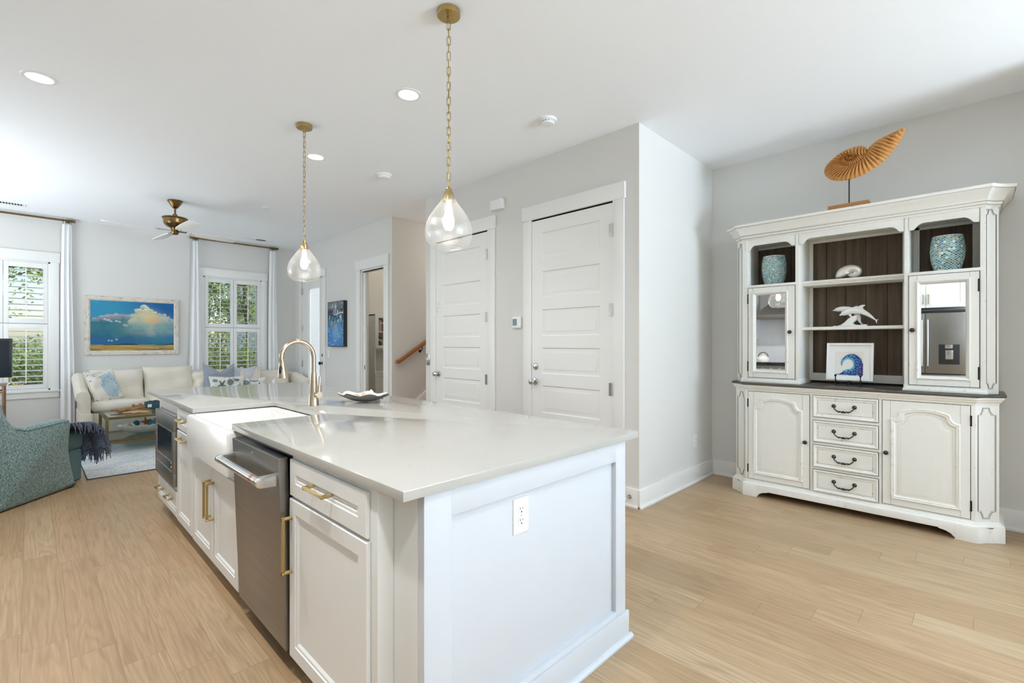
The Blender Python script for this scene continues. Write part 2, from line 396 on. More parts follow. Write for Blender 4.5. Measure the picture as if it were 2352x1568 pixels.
# ------------------------------------------------------------------ the setting
ZC = 3.073; XD = 3.402; XP = 3.52; XR = 4.85; YN = 9.2; YR = 1.925; YS = 5.79; XW = -1.75; YB = -5.2
struct(MB().box(XW - .2, 3.64, YB - .2, YN + .15, -.08, 0).box(3.64, 7, YB - .2, 7.84, -.08, 0).build('floor', 'floor', smooth=0), 'light oak plank floor running the length of the room', 'floor')
struct(MB().box(XW - .2, 3.64, YB - .2, YN + .15, ZC, ZC + .1).box(3.64, 7, YB - .2, 7.84, ZC, ZC + .1).build('ceiling', 'ceiling', smooth=0), 'flat white ceiling', 'ceiling')
def wall_pieces(ax, t0, t1, a0, a1, holes, name, label, mat='wall'):
    """wall with openings: holes (a0, a1, z0, z1) along the wall"""
    mb = MB()
    def bx(p, q, z0, z1):
        if q - p < 1e-4 or z1 - z0 < 1e-4: return
        mb.box(t0, t1, p, q, z0, z1) if ax == 'x' else mb.box(p, q, t0, t1, z0, z1)
    cur = a0
    for h in sorted(holes):
        bx(cur, h[0], 0, ZC); bx(h[0], h[1], 0, h[2]); bx(h[0], h[1], h[3], ZC); cur = h[1]
    bx(cur, a1, 0, ZC)
    return struct(mb.build(name, mat, smooth=0), label, 'wall')
W1 = (-.69, .205); W2 = (2.03, 2.93); WZ = (.67, 2.44)
wall_pieces('y', YN, YN + .15, XW - .2, 3.64, [(*W1, *WZ), (*W2, *WZ)], 'wall_north', 'grey wall behind the sofa with two shuttered windows')
EN = (7.96, 8.885); PK = (5.985, 6.665)
wall_pieces('x', XP, XP + .12, YS, YN, [(*PK, 0, 2.42), (*EN, 0, 2.46)], 'wall_passage', 'grey wall with glass entry door and pocket door opening')
wall_pieces('x', XD, XD + .12, YR, 4.818, [], 'wall_doors', 'grey wall with two white panel doors')
wall_pieces('y', YR, YR + .12, XD + .12, XR + .12, [], 'wall_return', 'pale return wall between the doors and the hutch')
wall_pieces('x', XR, XR + .12, YB - .2, YR, [], 'wall_east', 'grey wall behind the white hutch')
wall_pieces('x', XW - .2, XW, YB - .2, YN, [(5.8, 8.4, .66, 2.44)], 'wall_west', 'kitchen side wall')
wall_pieces('y', YB - .2, YB, XW, XR, [(-.7, .9, .3, 2.5), (2.5, 4.5, .1, 2.5)], 'wall_south', 'window wall of the dining area behind the camera')
wall_pieces('x', 4.30, XR - .001, -.75, -.55, [], 'light_blocker', 'unseen wall stub added to shade the wall right of the hutch')  # out-of-view stub added to keep window light off the wall by the hutch
# stairwell and study behind the openings
wall_pieces('y', YS, YS + .12, XP + .12, 7, [], 'wall_stair', 'grey stairwell wall carrying the handrail')
wall_pieces('y', 4.70, 4.818, XD + .12, 7, [], 'wall_closet', 'near wall of the stairwell')
wall_pieces('x', 6.9, 7, 4.818, 7.84, [], 'wall_far', 'far end wall of stairwell and study')
wall_pieces('y', 7.74, 7.84, XP + .12, 6.9, [], 'wall_study', 'cream study wall behind the bookcase', 'study')
wall_pieces('y', YS + .12, YS + .14, XP + .12, 6.9, [], 'wall_study_near', 'cream near wall of the study', 'study')
# baseboards with shoe moulding
def baseboard(name, a, b, n, label):
    """along a-b, facing n"""
    ax = 0 if abs(b[0] - a[0]) > abs(b[1] - a[1]) else 1
    mb = MB()
    for d, z0, z1 in ((.016, 0, .152), (.03, 0, .02)):
        xs = sorted((a[0], b[0])); ys = sorted((a[1], b[1]))
        if ax == 1: xs = sorted((a[0], a[0] + n * d))
        else: ys = sorted((a[1], a[1] + n * d))
        mb.box(xs[0], xs[1], ys[0], ys[1], z0, z1)
    return struct(mb.build(name, 'trim', bev=.003), label, 'baseboard')
baseboard('baseboard_return', (XD - .016, YR), (XR, YR), -1, 'white baseboard along the return wall')
baseboard('baseboard_east', (XR, YB), (XR, YR), -1, 'white baseboard behind the hutch')
baseboard('baseboard_doors', (XD, YR + .001), (XD, 2.065), -1, 'white baseboard stub beside the deadbolt door')
baseboard('baseboard_doors_middle', (XD, 3.19), (XD, 3.578), -1, 'white baseboard between the two panel doors')
baseboard('baseboard_passage', (XP, 6.88), (XP, 7.82), -1, 'white baseboard between pocket door and entry door')
baseboard('baseboard_north', (XW, YN), (XP, YN), -1, 'white baseboard behind the sofa')
# stairs and skirt
mb = MB()
for k in range(12): mb.box(3.60 + k * .26, 3.60 + (k + 1) * .26 + .01, 4.818, YS - .03, 0, .19 * (k + 1))
struct(mb.build('stair_steps', 'oakrail', bev=.004), 'wooden stairs climbing behind the closet door', 'stairs')
sk = [(3.545, 0), (3.70, 0), (6.5, 2.05), (6.5, 2.45), (3.60, .265), (3.545, .2)]
struct(MB().prism(sk, 'y', YS - .022, YS).build('trim_stair_skirt', 'trim', bev=.003), 'white slanted skirt board along the stairs', 'trim')

# --- door casings
def casing(mb, ax, plane, n, a0, a1, zt, cw=.105, hh=.135, over=.012, t=.02, legs=(0,)):
    """side legs and header around an opening a0..a1 with head zt on a wall plane, facing n"""
    def bx(p, q, z0, z1, d):
        lo, hi = sorted((plane, plane + n * d))
        mb.box(lo, hi, p, q, z0, z1) if ax == 'x' else mb.box(p, q, lo, hi, z0, z1)
    bx(a0 - cw, a0, legs[0], zt, t); bx(a1, a1 + cw, legs[0], zt, t)
    bx(a0 - cw - over, a1 + cw + over, zt, zt + hh, t + .008)
def hinge(par, x, y, z, h=.105):
    m = MB(); m.box(x - .004, x, y - .012, y + .03, z - h / 2, z + h / 2); m.cyl((x - .009, y - .006, z - h / 2), (x - .009, y - .006, z + h / 2), .007, n=10)
    m.build('hinge', 'chrome', par, 'satin nickel hinge')
def knob(par, o, d, key='chrome', lever=False):
    m = MB(); m.lathe_ax([(.033, 0), (.033, .006), (.028, .012), (.012, .014), (.010, .034), (.026, .042), (.031, .055), (.026, .068), (.010, .073)], o, d, 20)
    m.build('door_knob', key, par, 'polished nickel knob')
def panel_door(name, label, y0, y1, zt, py0, py1, rows):
    t = sthing(name, label, 'door', (XD, (y0 + y1) / 2, 0))
    m = MB(); casing(m, 'x', XD, -1, y0, y1, zt + .012); m.build('door_casing', 'trim', t, bev=.002)
    xf = XD - .012
    m = MB(); m.box(xf + .0115, XD - .0005, y0 - .001, y1 + .001, 0, zt + .012); m.build('door_gap_shade', 'dark', t, smooth=0)  # dark sheet painted in for the shade around the slab
    m = MB(); f = lambda a, b, d: (xf + d, a, b); ya, yb, za, zb = y0 + .003, y1 - .003, .008, zt - .003
    # stiles and rails around the panels, panels sunk and raised again
    edges = [za] + [z for r in rows for z in r] + [zb]
    m.box(xf, XD - .0005, ya, py0, za, zb); m.box(xf, XD - .0005, py1, yb, za, zb)
    for k in range(0, len(edges), 2): m.box(xf, XD - .0005, py0, py1, edges[k], edges[k + 1])
    for z0, z1 in rows: m.frame_loft(rect(py0, py1, z0, z1), [(0, 0), (.010, .0085), (.028, .0085), (.046, .002), (.05, .002)], f)
    s = m.build('door_slab', 'trim', t, smooth=20)
    return t
rows = [(.298, .554), (.664, .92), (1.03, 1.275), (1.385, 1.635), (1.746, 1.995), (2.117, 2.36)]
d4 = panel_door('door_4', 'white panelled door with deadbolt and knob, nearest the hutch', 2.158, 3.067, 2.485, 2.287, 2.936, rows)
for z in (2.258, 1.594, .933): hinge(d4, XD - .012, 2.166, z)
m = MB(); m.lathe_ax([(.031, 0), (.031, .008), (.026, .013), (.013, .015), (.013, .022), (.004, .023)], (XD - .012, 3.014, 1.097), (-1, 0, 0)); m.build('deadbolt', 'chrome', d4, 'round nickel deadbolt')
knob(d4, (XD - .012, 3.02, .953), (-1, 0, 0))
d3 = panel_door('door_3', 'white panelled door beside the stairwell, without deadbolt', 3.690, 4.598, 2.499, 3.809, 4.464, rows)
for z in (2.258, 1.594, .933): hinge(d3, XD - .012, 3.698, z)
knob(d3, (XD - .012, 4.55, .958), (-1, 0, 0))
m = MB()
for y, z in ((4.55, 1.78), (4.57, 1.735), (4.572, 1.69)): m.cyl((XD - .016, y, z), (XD - .012, y, z), .009, n=10)
m.build('latch_button', 'steelh', d3)
# pocket door opening
d2 = sthing('door_2', 'half open white pocket door leading to the bookcase room', 'door', (XP, 6.3, 0))
m = MB(); casing(m, 'x', XP, -1, *PK, 2.42, .125, .145); m.box(XP, XP + .12, PK[0], PK[0] + .02, 0, 2.42); m.box(XP, XP + .12, PK[1] - .02, PK[1], 0, 2.42); m.box(XP, XP + .12, PK[0], PK[1], 2.40, 2.42)
m.build('door_casing', 'trim', d2, bev=.002)
m = MB(); m.box(XP + .03, XP + .055, 6.60, PK[1] - .022, .008, 2.385); m.box(XP + .026, XP + .059, 6.578, 6.615, .008, 2.385); m.build('door_slab', 'trim', d2, bev=.002)
m = MB(); m.box(XP + .024, XP + .03, 6.588, 6.606, .925, .985); m.build('flush_pull', 'bronze', d2, 'dark bronze edge pull')
m = MB(); m.box(XP + .022, XP + .028, PK[0] + .02, 6.63, 2.386, 2.4); m.build('track', 'dark', d2, 'dark slot of the sliding track')
# entry door, a single large light with a white blind behind its glass
d1 = sthing('door_1', 'white glazed entry door at the far right of the living room', 'door', (XP, 8.42, 0))
m = MB(); casing(m, 'x', XP, -1, *EN, 2.46, .095, .13); m.build('door_casing', 'trim', d1, bev=.002)
gy = (8.125, 8.62); gz = (.35, 2.30)
m = MB(); x0, x1 = XP + .012, XP + .055
for a in ((EN[0] + .003, gy[0], .01, 2.455), (gy[1], EN[1] - .003, .01, 2.455), (gy[0], gy[1], .01, gz[0]), (gy[0], gy[1], gz[1], 2.455)): m.box(x0, x1, *a)
for a in ((gy[0] - .02, gy[0] + .012, gz[0], gz[1]), (gy[1] - .012, gy[1] + .02, gz[0], gz[1]), (gy[0], gy[1], gz[0] - .02, gz[0] + .012), (gy[0], gy[1], gz[1] - .012, gz[1] + .02)): m.box(x0 - .008, x0, *a)
m.build('door_slab', 'trim', d1, bev=.002)
m = MB(); m.box(x0 + .014, x0 + .018, *gy, *gz); m.build('glass', 'pane', d1, smooth=0)
m = MB()
for k in range(76): m.box(x0 + .024, x0 + .030, gy[0] + .01, gy[1] - .005, gz[0] + .01 + k * .0255, gz[0] + .01 + k * .0255 + .023)
m.build('blind', 'frost', d1, 'white slat blind between the panes', smooth=0)
for z in (2.27, 1.60, .95): hinge(d1, x0, 8.872, z, .12)
m = MB(); m.lathe_ax([(.03, 0), (.03, .008), (.012, .012), (.012, .02)], (x0, 8.02, 1.113), (-1, 0, 0)); m.build('deadbolt', 'bronze', d1, 'dark deadbolt')
knob(d1, (x0, 8.02, .976), (-1, 0, 0), 'bronze')

# --- shuttered windows
def window(name, label, X0, X1, cx0, cx1):
    t = sthing(name, label, 'window', ((X0 + X1) / 2, YN, WZ[0]))
    m = MB(); casing(m, 'y', YN, -1, X0, X1, 2.44, .088, .135, .012, .02, (.67,)); m.box(X0 - .09, X1 + .09, YN - .02, YN, .567, .65); m.build('window_casing', 'trim', t, bev=.002)
    m = MB(); m.box(X0 - .112, X1 + .112, YN - .045, YN + .06, .648, .672); m.build('window_sill', 'trim', t, bev=.004)
    m = MB()
    for a in ((X0, X0 + .022, .672, 2.44), (X1 - .022, X1, .672, 2.44), (X0, X1, 2.418, 2.44), (X0, X1, .672, .694)): m.box(a[0], a[1], YN - .012, YN + .14, a[2], a[3])
    m.build('window_frame', 'trim', t, bev=.002)
    m = MB(); xm = (X0 + X1) / 2
    for a in ((X0 + .02, X0 + .06), (X1 - .06, X1 - .02)): m.box(a[0], a[1], YN + .09, YN + .13, .69, 2.42)
    for a in ((.69, .74), (1.54, 1.59), (2.37, 2.42)): m.box(X0 + .05, X1 - .05, YN + .09, YN + .13, *a)
    m.build('sash', 'trim', t, bev=.002)
    m = MB(); m.box(X0 + .06, X1 - .06, YN + .108, YN + .112, .74, 2.38); m.build('glass', 'pane', t, smooth=0)
    for k, (a, b) in enumerate(((X0 + .024, xm - .002), (xm + .002, X1 - .024))):
        for z0, z1, o0, o1, tilt in ((.697, 1.580, .755, 1.515, .14), (1.588, 2.416, 1.65, 2.345, -.06)):
            m = MB(); st = .048
            for q in ((a, a + st, z0, z1), (b - st, b, z0, z1), (a + st, b - st, z0, o0), (a + st, b - st, o1, z1)): m.box(q[0], q[1], YN - .014, YN + .016, q[2], q[3])
            p = m.build('shutter_leaf', 'trim', t, bev=.002)
            m = MB(); n = round((o1 - o0) / .0757); ca, sa = math.cos(tilt), math.sin(tilt)
            for i in range(n):
                zc = o0 + (i + .5) * (o1 - o0) / n; pr = []
                for w, h in ((-.042, 0), (-.02, .0048), (.02, .0048), (.042, 0), (.02, -.0048), (-.02, -.0048)): pr.append((YN + w * ca - h * sa, zc + w * sa + h * ca))
                m.prism(pr, 'x', a + st + .001, b - st - .001)
            m.build('louvers', 'trim', p)
            m = MB(); xc = (a + b) / 2; m.box(xc - .006, xc + .006, YN - .056, YN - .044, o0 + .02, o1 - .02); m.build('tilt_rod', 'trim', p, bev=.001)
    return t
window('window_1', 'white shuttered window left of the cloud painting', *W1, 0, 0)
window('window_2', 'white shuttered window right of the cloud painting', *W2, 0, 0)
# openings behind the camera
for nm, y, xs, zs in (('window_3', YB, (-.7, .9), (.3, 2.5)), ('window_4', YB, (2.5, 4.5), (.1, 2.5))):
    m = MB()
    for a in ((xs[0], xs[0] + .05, *zs), (xs[1] - .05, xs[1], *zs), (*xs, zs[0], zs[0] + .05), (*xs, zs[1] - .05, zs[1]), ((xs[0] + xs[1]) / 2 - .03, (xs[0] + xs[1]) / 2 + .03, *zs)): m.box(a[0], a[1], y - .12, y - .06, a[2], a[3])
    struct(m.build(nm, 'trim', bev=.002), 'white framed dining window behind the camera', 'window')
m = MB()
for a in ((5.8, 5.85, .66, 2.44), (8.35, 8.4, .66, 2.44), (5.8, 8.4, .66, .71), (5.8, 8.4, 2.39, 2.44), (7.07, 7.13, .66, 2.44)): m.box(XW - .14, XW - .08, *a)
struct(m.build('window_5', 'trim', bev=.002), 'white framed window on the west wall of the living room', 'window')

# ------------------------------------------------------------------ the island
CT = .913; CB = .883; XI = .735   # worktop top / underside, face frame plane
IX0, IX1, IY0, IY1 = .71, 1.957, 1.111, 5.08
SX0, SX1, SY0, SY1 = .71, 1.19, 2.664, 3.474    # sink cut-out, open at the front
m = MB()
pl = [(IX0, IY0), (IX1, IY0), (IX1, IY1), (IX0, IY1), (IX0, SY1)] + arc(SX1 - .03, SY1 - .03, .03, 90, 0, 4) + arc(SX1 - .03, SY0 + .03, .03, 0, -90, 4) + [(IX0, SY0)]
m.prism(pl, 'z', CB, CT)
tag(m.build('kitchen_worktop', 'quartz', bev=.003, smooth=30), 'long white veined quartz worktop of the kitchen island', 'worktop')

def bar_pull(par, p, q, out, r=.0055, stand=.034):
    """square bar handle from p to q standing off along out"""
    p, q, o = Vector(p), Vector(q), Vector(out); d = (q - p).normalized(); m = MB()
    def slab(a, b, w):
        a, b = Vector(a), Vector(b); ax = (b - a).normalized(); u = ax.orthogonal().normalized() if abs(ax.z) < .9 else Vector((1, 0, 0)); v = ax.cross(u)
        m.loft([[e + u * sx * w + v * sy * w for sx, sy in ((-1, -1), (1, -1), (1, 1), (-1, 1))] for e in (a, b)])
    slab(p + o * stand, q + o * stand, r); slab(p + d * r, p + d * r + o * (stand + r), r); slab(q - d * r, q - d * r + o * (stand + r), r)
    return m.build('handle', 'brass', par, 'square satin brass bar handle', bev=.0008)
def front(par, name, y0, y1, z0, z1, x=.72, rail=.062, handles=()):
    """shaker front with a beaded inner edge"""
    m = MB(); f = lambda a, b, d: (x + d, a, b)
    m.box(x + .0125, XI - .001, y0, y1, z0, z1)
    m.loft([[f(*p, .013) for p in rect(y0, y1, z0, z1)], [f(*p, .003) for p in rect(y0, y1, z0, z1)], [f(*p, 0) for p in inset(rect(y0, y1, z0, z1), .003)]], False, False)
    m.frame_loft(inset(rect(y0, y1, z0, z1), .003), [(0, 0), (rail - .012, 0), (rail - .010, .004), (rail, .004), (rail + .009, .011), (rail + .012, .011)], f)
    o = m.build(name, 'cab', par, smooth=20)
    for p, q in handles: bar_pull(o, p, q, (-1, 0, 0))
    return o
def carcass(par, y0, y1, z0=.10, z1=CB - .002, xb=1.36, gaps=True):
    m = MB(); m.box(XI, xb, y0, y1, z0, z1); o = m.build('carcass', 'cab', par, bev=.0015)
    m = MB(); m.box(XI + .07, XI + .085, y0, y1, 0, z0); m.build('toe_kick', 'cab', par, smooth=0)
    return o
xh = .72
c = thing('drawer_base_cabinet', 'white island cabinet nearest the camera, one drawer over one door', 'cabinet', (1.0, 1.63, 0))
carcass(c, 1.29, 1.945)
front(c, 'drawer', 1.331, 1.936, .718, .86, handles=[((xh, 1.56, .80), (xh, 1.72, .80))])
front(c, 'door', 1.327, 1.940, .085, .706, handles=[((xh, 1.913, .42), (xh, 1.913, .64))])

s_ = thing('sink_base_cabinet', 'white double door island cabinet below the farmhouse sink', 'cabinet', (1.0, 3.07, 0))
carcass(s_, 2.575, 3.535, .10, .64)
front(s_, 'door', 2.60, 3.062, .088, .612, handles=[((xh, 3.03, .335), (xh, 3.03, .545))])
front(s_, 'door', 3.068, 3.522, .088, .612, handles=[((xh, 3.10, .335), (xh, 3.10, .545))])

p_ = thing('pullout_cabinet', 'narrow white island cabinet between sink and drawer microwave', 'cabinet', (1.0, 3.76, 0))
carcass(p_, 3.537, 3.978)
front(p_, 'drawer', 3.545, 3.966, .728, .866, rail=.05, handles=[((xh, 3.68, .80), (xh, 3.84, .80))])
front(p_, 'door', 3.545, 3.97, .092, .716, handles=[((xh, 3.68, .675), (xh, 3.84, .675))])

w_ = thing('microwave_cabinet', 'white island cabinet at the living room end housing the microwave', 'cabinet', (1.0, 4.38, 0))
m = MB(); m.box(XI, 1.36, 3.98, 4.00, .1, CB - .002); m.box(XI, 1.36, 4.655, 4.69, .1, CB - .002); m.box(XI, 1.36, 4.0, 4.655, .1, .303); m.box(XI, 1.36, 4.0, 4.655, .812, CB - .002); m.box(1.3, 1.36, 4.0, 4.655, .303, .812)
m.build('carcass', 'cab', w_, bev=.0015)
m = MB(); m.box(XI + .07, XI + .085, 3.98, 4.69, 0, .1); m.build('toe_kick', 'cab', w_, smooth=0)
front(w_, 'drawer', 3.985, 4.66, .098, .27, rail=.045, handles=[((xh, 4.10, .205), (xh, 4.24, .205)), ((xh, 4.43, .205), (xh, 4.57, .205))])

# drawer microwave
mw = thing('drawer_microwave', 'stainless drawer microwave built into the far end of the island', 'microwave', (.9, 4.3, .33))
xm = .700
m = MB(); m.box(XI + .002, 1.28, 4.005, 4.65, .308, .808); m.build('housing', 'black', mw, bev=.003)
m = MB(); y0, y1, z0, z1 = 3.985, 4.645, .312, .803
m.box(xm, xm + .034, y0 + .0, y1, z0 + .0, z0 + .095); m.box(xm, xm + .034, y0, y1, z1 - .105, z1)
m.box(xm, xm + .034, y0, y0 + .055, z0 + .095, z1 - .105); m.box(xm, xm + .034, y1 - .035, y1, z0 + .095, z1 - .105)
m.build('drawer_front', 'steel', mw, bev=.004)
m = MB(); m.box(xm + .004, xm + .03, y0 + .05, y1 - .03, z0 + .09, z1 - .10); m.build('window', 'screen', mw, 'dark glass window')
m = MB()
for a in ((y0 + .055, y0 + .059, z0 + .095, z1 - .105), (y1 - .039, y1 - .035, z0 + .095, z1 - .105), (y0 + .055, y1 - .035, z0 + .095, z0 + .099), (y0 + .055, y1 - .035, z1 - .115, z1 - .110), (y0 + .055, y1 - .035, z0 + .165, z0 + .168)): m.box(xm + .001, xm + .006, *a)
m.build('window_trim', 'steelh', mw)
for k in range(2): m = MB(); m.box(xm + .0025, xm + .005, y0 + .068 + k * .0, y0 + .10, z0 + .125 + k * .03, z0 + .131 + k * .03); m.build('control_mark', 'plate', mw)
m = MB(); m.loft([[(xm + .012, y, z1 + .0), (xm + .05, y, z1 + .018), (xm + .10, y, z1 + .018), (xm + .10, y, z1 - .03), (xm + .03, y, z1 - .03)] for y in (y0 + .03, y1 - .05)]); m.build('control_lip', 'steel', mw, bev=.004)

# farmhouse sink
sk = thing('farmhouse_sink', 'white fireclay farmhouse sink with apron front', 'sink', (.95, 3.05, .66))
a0, a1, b0, b1, zt, zb = .682, 1.215, 2.635, 3.495, .876, .655
m = MB(); ro = rrect(a0, a1, b0, b1, .014, 3); w = .034
outer_t = ro; inn = inset(rrect(a0, a1, b0, b1, .05, 3), w); inn[0:0] = []
ri = rrect(a0 + w + .004, a1 - w, b0 + w, b1 - w, .04, 3)
R = [[(x, y, zb) for x, y in ro], [(x, y, zt - .012) for x, y in ro], [(x, y, zt) for x, y in inset(ro, .012)], [(x, y, zt) for x, y in inset(ri, -.008)], [(x, y, zt - .01) for x, y in ri], [(x, y, zb + .03) for x, y in inset(ri, .012)], [(x, y, zb + .015) for x, y in inset(ri, .035)]]
m.loft(R); m.build('basin', 'porcelain', sk, smooth=60)
m = MB(); m.lathe([(.045, zb + .0155), (.045, zb + .019), (.03, zb + .018), (.006, zb + .0165)], ((a0 + a1) / 2, (b0 + b1) / 2), 24); m.build('drain', 'champ', sk, 'champagne drain ring')

# dishwasher, its door ajar by a finger's width at the top
dw = thing('dishwasher', 'stainless dishwasher with a bar handle, beside the sink', 'dishwasher', (.95, 2.26, 0))
m = MB(); m.box(XI, 1.33, 1.952, 2.57, .09, .868); m.build('tub', 'black', dw, bev=.002)
m = MB(); m.box(.80, .815, 1.952, 2.57, 0, .09); m.build('toe_kick', 'dark', dw, smooth=0)
def dx(z): return .684 + (.86 - z) * .0385
y0, y1 = 1.958, 2.558; zt, zb = .862, .092; th = .036
m = MB(); m.loft([[(dx(z), y0, z), (dx(z), y1, z), (dx(z) + th, y1, z), (dx(z) + th, y0, z)] for z in (zb, zt)]); door = m.build('door', 'steel', dw, bev=.003)
m = MB(); m.box(dx(zt) + .005, XI + .01, y0 + .012, y1 - .012, zt - .012, zt + .0015); m.build('control_strip', 'black', dw, 'black control strip on the top edge', bev=.001)
hz = .775; hx = dx(hz)
m = MB(); m.cyl((hx - .062, y0 + .035, hz), (hx - .062, y1 - .035, hz), .0165, n=24); m.build('handle_bar', 'steelh', door, 'bright bar handle')
for y in (y0 + .012, y1 - .047):
    m = MB(); pr = [(hx + .002, hz - .022), (hx + .002, hz + .022), (hx - .058, hz + .020)] + [(hx - .06 - .02 * math.sin(q), hz + .02 * math.cos(q)) for q in (PI * j / 8 for j in range(1, 8))] + [(hx - .058, hz - .020)]
    m.prism(pr, 'y', y, y + .035); m.build('handle_bracket', 'steelh', door, bev=.002)
m = MB(); m.cyl((hx - .062, y0 + .088, hz), (hx - .062, y0 + .116, hz), .0172, n=24); m.build('copper_band', 'copper', door, 'copper ring on the handle')
m = MB(); m.box(dx(.838) - .0006, dx(.838) + .001, 2.262, 2.276, .832, .842); m.build('emblem', 'steelh', door)

# end and back panelling
e = thing('island_end_panel', 'bright white recessed panel closing the near end of the island', 'panel', (1.33, 1.14, 0))
ex0, ex1, ey = .79, 1.872, 1.128
m = MB(); f = lambda a, b, d: (a, ey + d, b)
m.box(ex0, ex1, ey + .02, 1.158, .0, CB - .001)
ri0 = rect(.89, 1.796, .142, .798)
for a in ((ex0, .89, .0, CB - .001), (1.796, ex1, .0, CB - .001), (.89, 1.796, .0, .142), (.89, 1.796, .798, CB - .001)): m.box(a[0], a[1], ey, ey + .021, a[2], a[3])
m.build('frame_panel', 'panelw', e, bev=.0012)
m = MB(); m.box(ex0 - .004, ex1 + .012, ey - .012, ey - .0005, 0, .122)
m.prism([(ey - .012, 0), (ey - .028, 0), (ey - .028, .01), (ey - .022, .018), (ey - .012, .022)], 'x', ex0 - .004, ex1 + .026)
m.build('base_moulding', 'panelw', e, bev=.0015)
m = MB(); m.box(ex0, ex0 + .05, 1.16, 1.288, .0, CB - .001); m.build('side_board', 'cab', e, bev=.001)
m = MB(); m.box(1.36, ex1, 1.16, 1.19, .0, CB - .001); m.build('leg_board', 'panelw', e, bev=.001)
b = thing('island_back_panel', 'white panelling along the stool side of the island', 'panel', (1.86, 2.9, 0))
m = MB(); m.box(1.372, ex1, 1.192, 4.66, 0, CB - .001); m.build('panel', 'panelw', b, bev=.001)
m = MB(); m.prism([(ex1 + .001, 0), (ex1 + .026, 0), (ex1 + .026, .01), (ex1 + .02, .018), (ex1 + .001, .022)], 'y', 1.16, 4.66); m.build('base_moulding', 'panelw', b)

# faucet
fc = thing('kitchen_faucet', 'champagne bronze pull-down faucet with arched neck behind the sink', 'faucet', (1.293, 3.075, CT))
fx, fy = 1.293, 3.075
m = MB(); m.lathe([(.034, CT), (.034, CT + .004), (.0325, CT + .008), (.0265, CT + .09), (.0225, CT + .15), (.0185, CT + .215)], (fx, fy), 28); m.build('base', 'champ', fc)
path = [(fx, fy, CT + .21), (fx, fy, CT + .30)]; R_ = .1; zc = CT + .315
for k in range(15):
    q = math.radians(0 + 196 * k / 14); path.append((fx - R_ + R_ * math.cos(q), fy, zc + R_ * math.sin(q)))
m = MB(); m.tube(path, .0145, 18); m.build('neck', 'champ', fc)
ev = Vector(path[-1]); dv = (Vector(path[-1]) - Vector(path[-2])).normalized()
dv = (dv + Vector((-.10, 0, 0))).normalized()
m = MB(); m.lathe_ax([(.0175, -.004), (.0175, .004), (.0185, .012), (.0295, .088), (.0300, .098), (.026, .100)], ev, dv, 24); hd = m.build('spray_head', 'champ', fc)
bc = ev + dv * .050 + Vector((-.015, -.012, 0)); m = MB(); m.ball(bc, (.011, .011, .030), 12, 10); m.build('spray_button', 'black', hd, 'black toggle button')
m = MB(); m.cyl((fx + .01, fy - .02, CT + .072), (fx + .012, fy - .062, CT + .072), .020, n=24); m.build('handle_hub', 'champ', fc)
m = MB(); m.tube([(fx + .012, fy - .052, CT + .085), (fx + .016, fy - .05, CT + .13), (fx + .02, fy - .048, CT + .19)], [.0085, .007, .0075], 14); m.build('lever', 'champ', fc)

# outlet on the end panel
def outlet(name, label, c, n, horiz):
    """duplex socket plate at c, n = 'y' or 'x' facing minus"""
    t = thing(name, label, 'outlet', c)
    def f(a, d, z): return (c[0] + a, c[1] - d, c[2] + z) if n == 'y' else (c[0] - d, c[1] + a, c[2] + z)
    def prism(m, poly, d0, d1): m.loft([[f(p[0], d0, p[1]) for p in poly], [f(p[0], d1, p[1]) for p in poly]])
    m = MB(); prism(m, rrect(-.038, .038, -.062, .062, .003, 2), 0, .005); m.build('plate', 'plate', t, bev=.001)
    m = MB()
    for z in (-.02, .02): prism(m, arc(0, z, .0165, 20, 160, 8) + arc(0, z, .0165, 200, 340, 8), .005, .0065)
    m.build('receptacle', 'plate', t)
    m = MB()
    for z in (-.02, .02):
        prism(m, rect(-.0075, -.0052, z + .001, z + .009), .0062, .007); prism(m, rect(.0052, .0072, z + .002, z + .008), .0062, .007); prism(m, arc(0, z - .007, .0028, 0, 340, 8), .0062, .007)
    prism(m, arc(0, 0, .0016, 0, 320, 6), .005, .0058)
    m.build('slots', 'slot', t, 'dark socket slots', smooth=0)
    return t
outlet('wall_outlet', 'white duplex outlet on the end panel of the island', (1.21, ey + .0205, .7125), 'y', 0)
outlet('wall_outlet', 'small white outlet low on the return wall beside the hutch', (4.45, YR, .386), 'y', 0)

# shell dish on the worktop
def shell_dish(parent, c, L, Wd, h, rot, mats, waves=9, rim=.02, name='dish', thick=.006):
    M_ = Matrix.Translation(c) @ Matrix.Rotation(rot, 4, 'Z'); m = MB(M_)
    def P(a, r, up):
        t = 2 * PI * a; k = 1 + .06 * math.cos(waves * t) * r ** 2
        z = h * (r ** 2.0) * (1 + .16 * math.cos(waves * t + .6) * r) + up
        return (L / 2 * r * k * math.cos(t), Wd / 2 * r * k * math.sin(t), z)
    m.grid(lambda u, v: P(u, max(v, .02), thick), 72, 12, 1, wrapu=True); m.grid(lambda u, v: P(u, max(v, .02) * 1.0, 0), 72, 12, 0, wrapu=True)
    return m.build(name, mats, parent, weld=.0, smooth=60)
M['shellgrey'] = metal('pewter_shell', (.42, .41, .38, 1), .42, None, .4)
M['pearl'] = flat('pearl', srgb(236, 230, 220), .25, spec=.6, coat=.5)
M['nacre'] = flat('nacre', srgb(226, 223, 214), .16, .45, coat=.6)
M['shellwhite'] = paint('white_shell', srgb(244, 240, 232), .45, 90, .3, .05)
M['shellpeach'] = paint('peach_shell', srgb(232, 196, 172), .45, 90, .3, .15)
M['shelltan'] = paint('tan_shell', srgb(206, 160, 108), .5, 90, .3, .25)
M['shellteal'] = paint('teal_shell', srgb(40, 104, 116), .4, 60, .3, .35)
M['starfish'] = paint('rust_starfish', srgb(170, 98, 52), .8, 120, .8, .3)
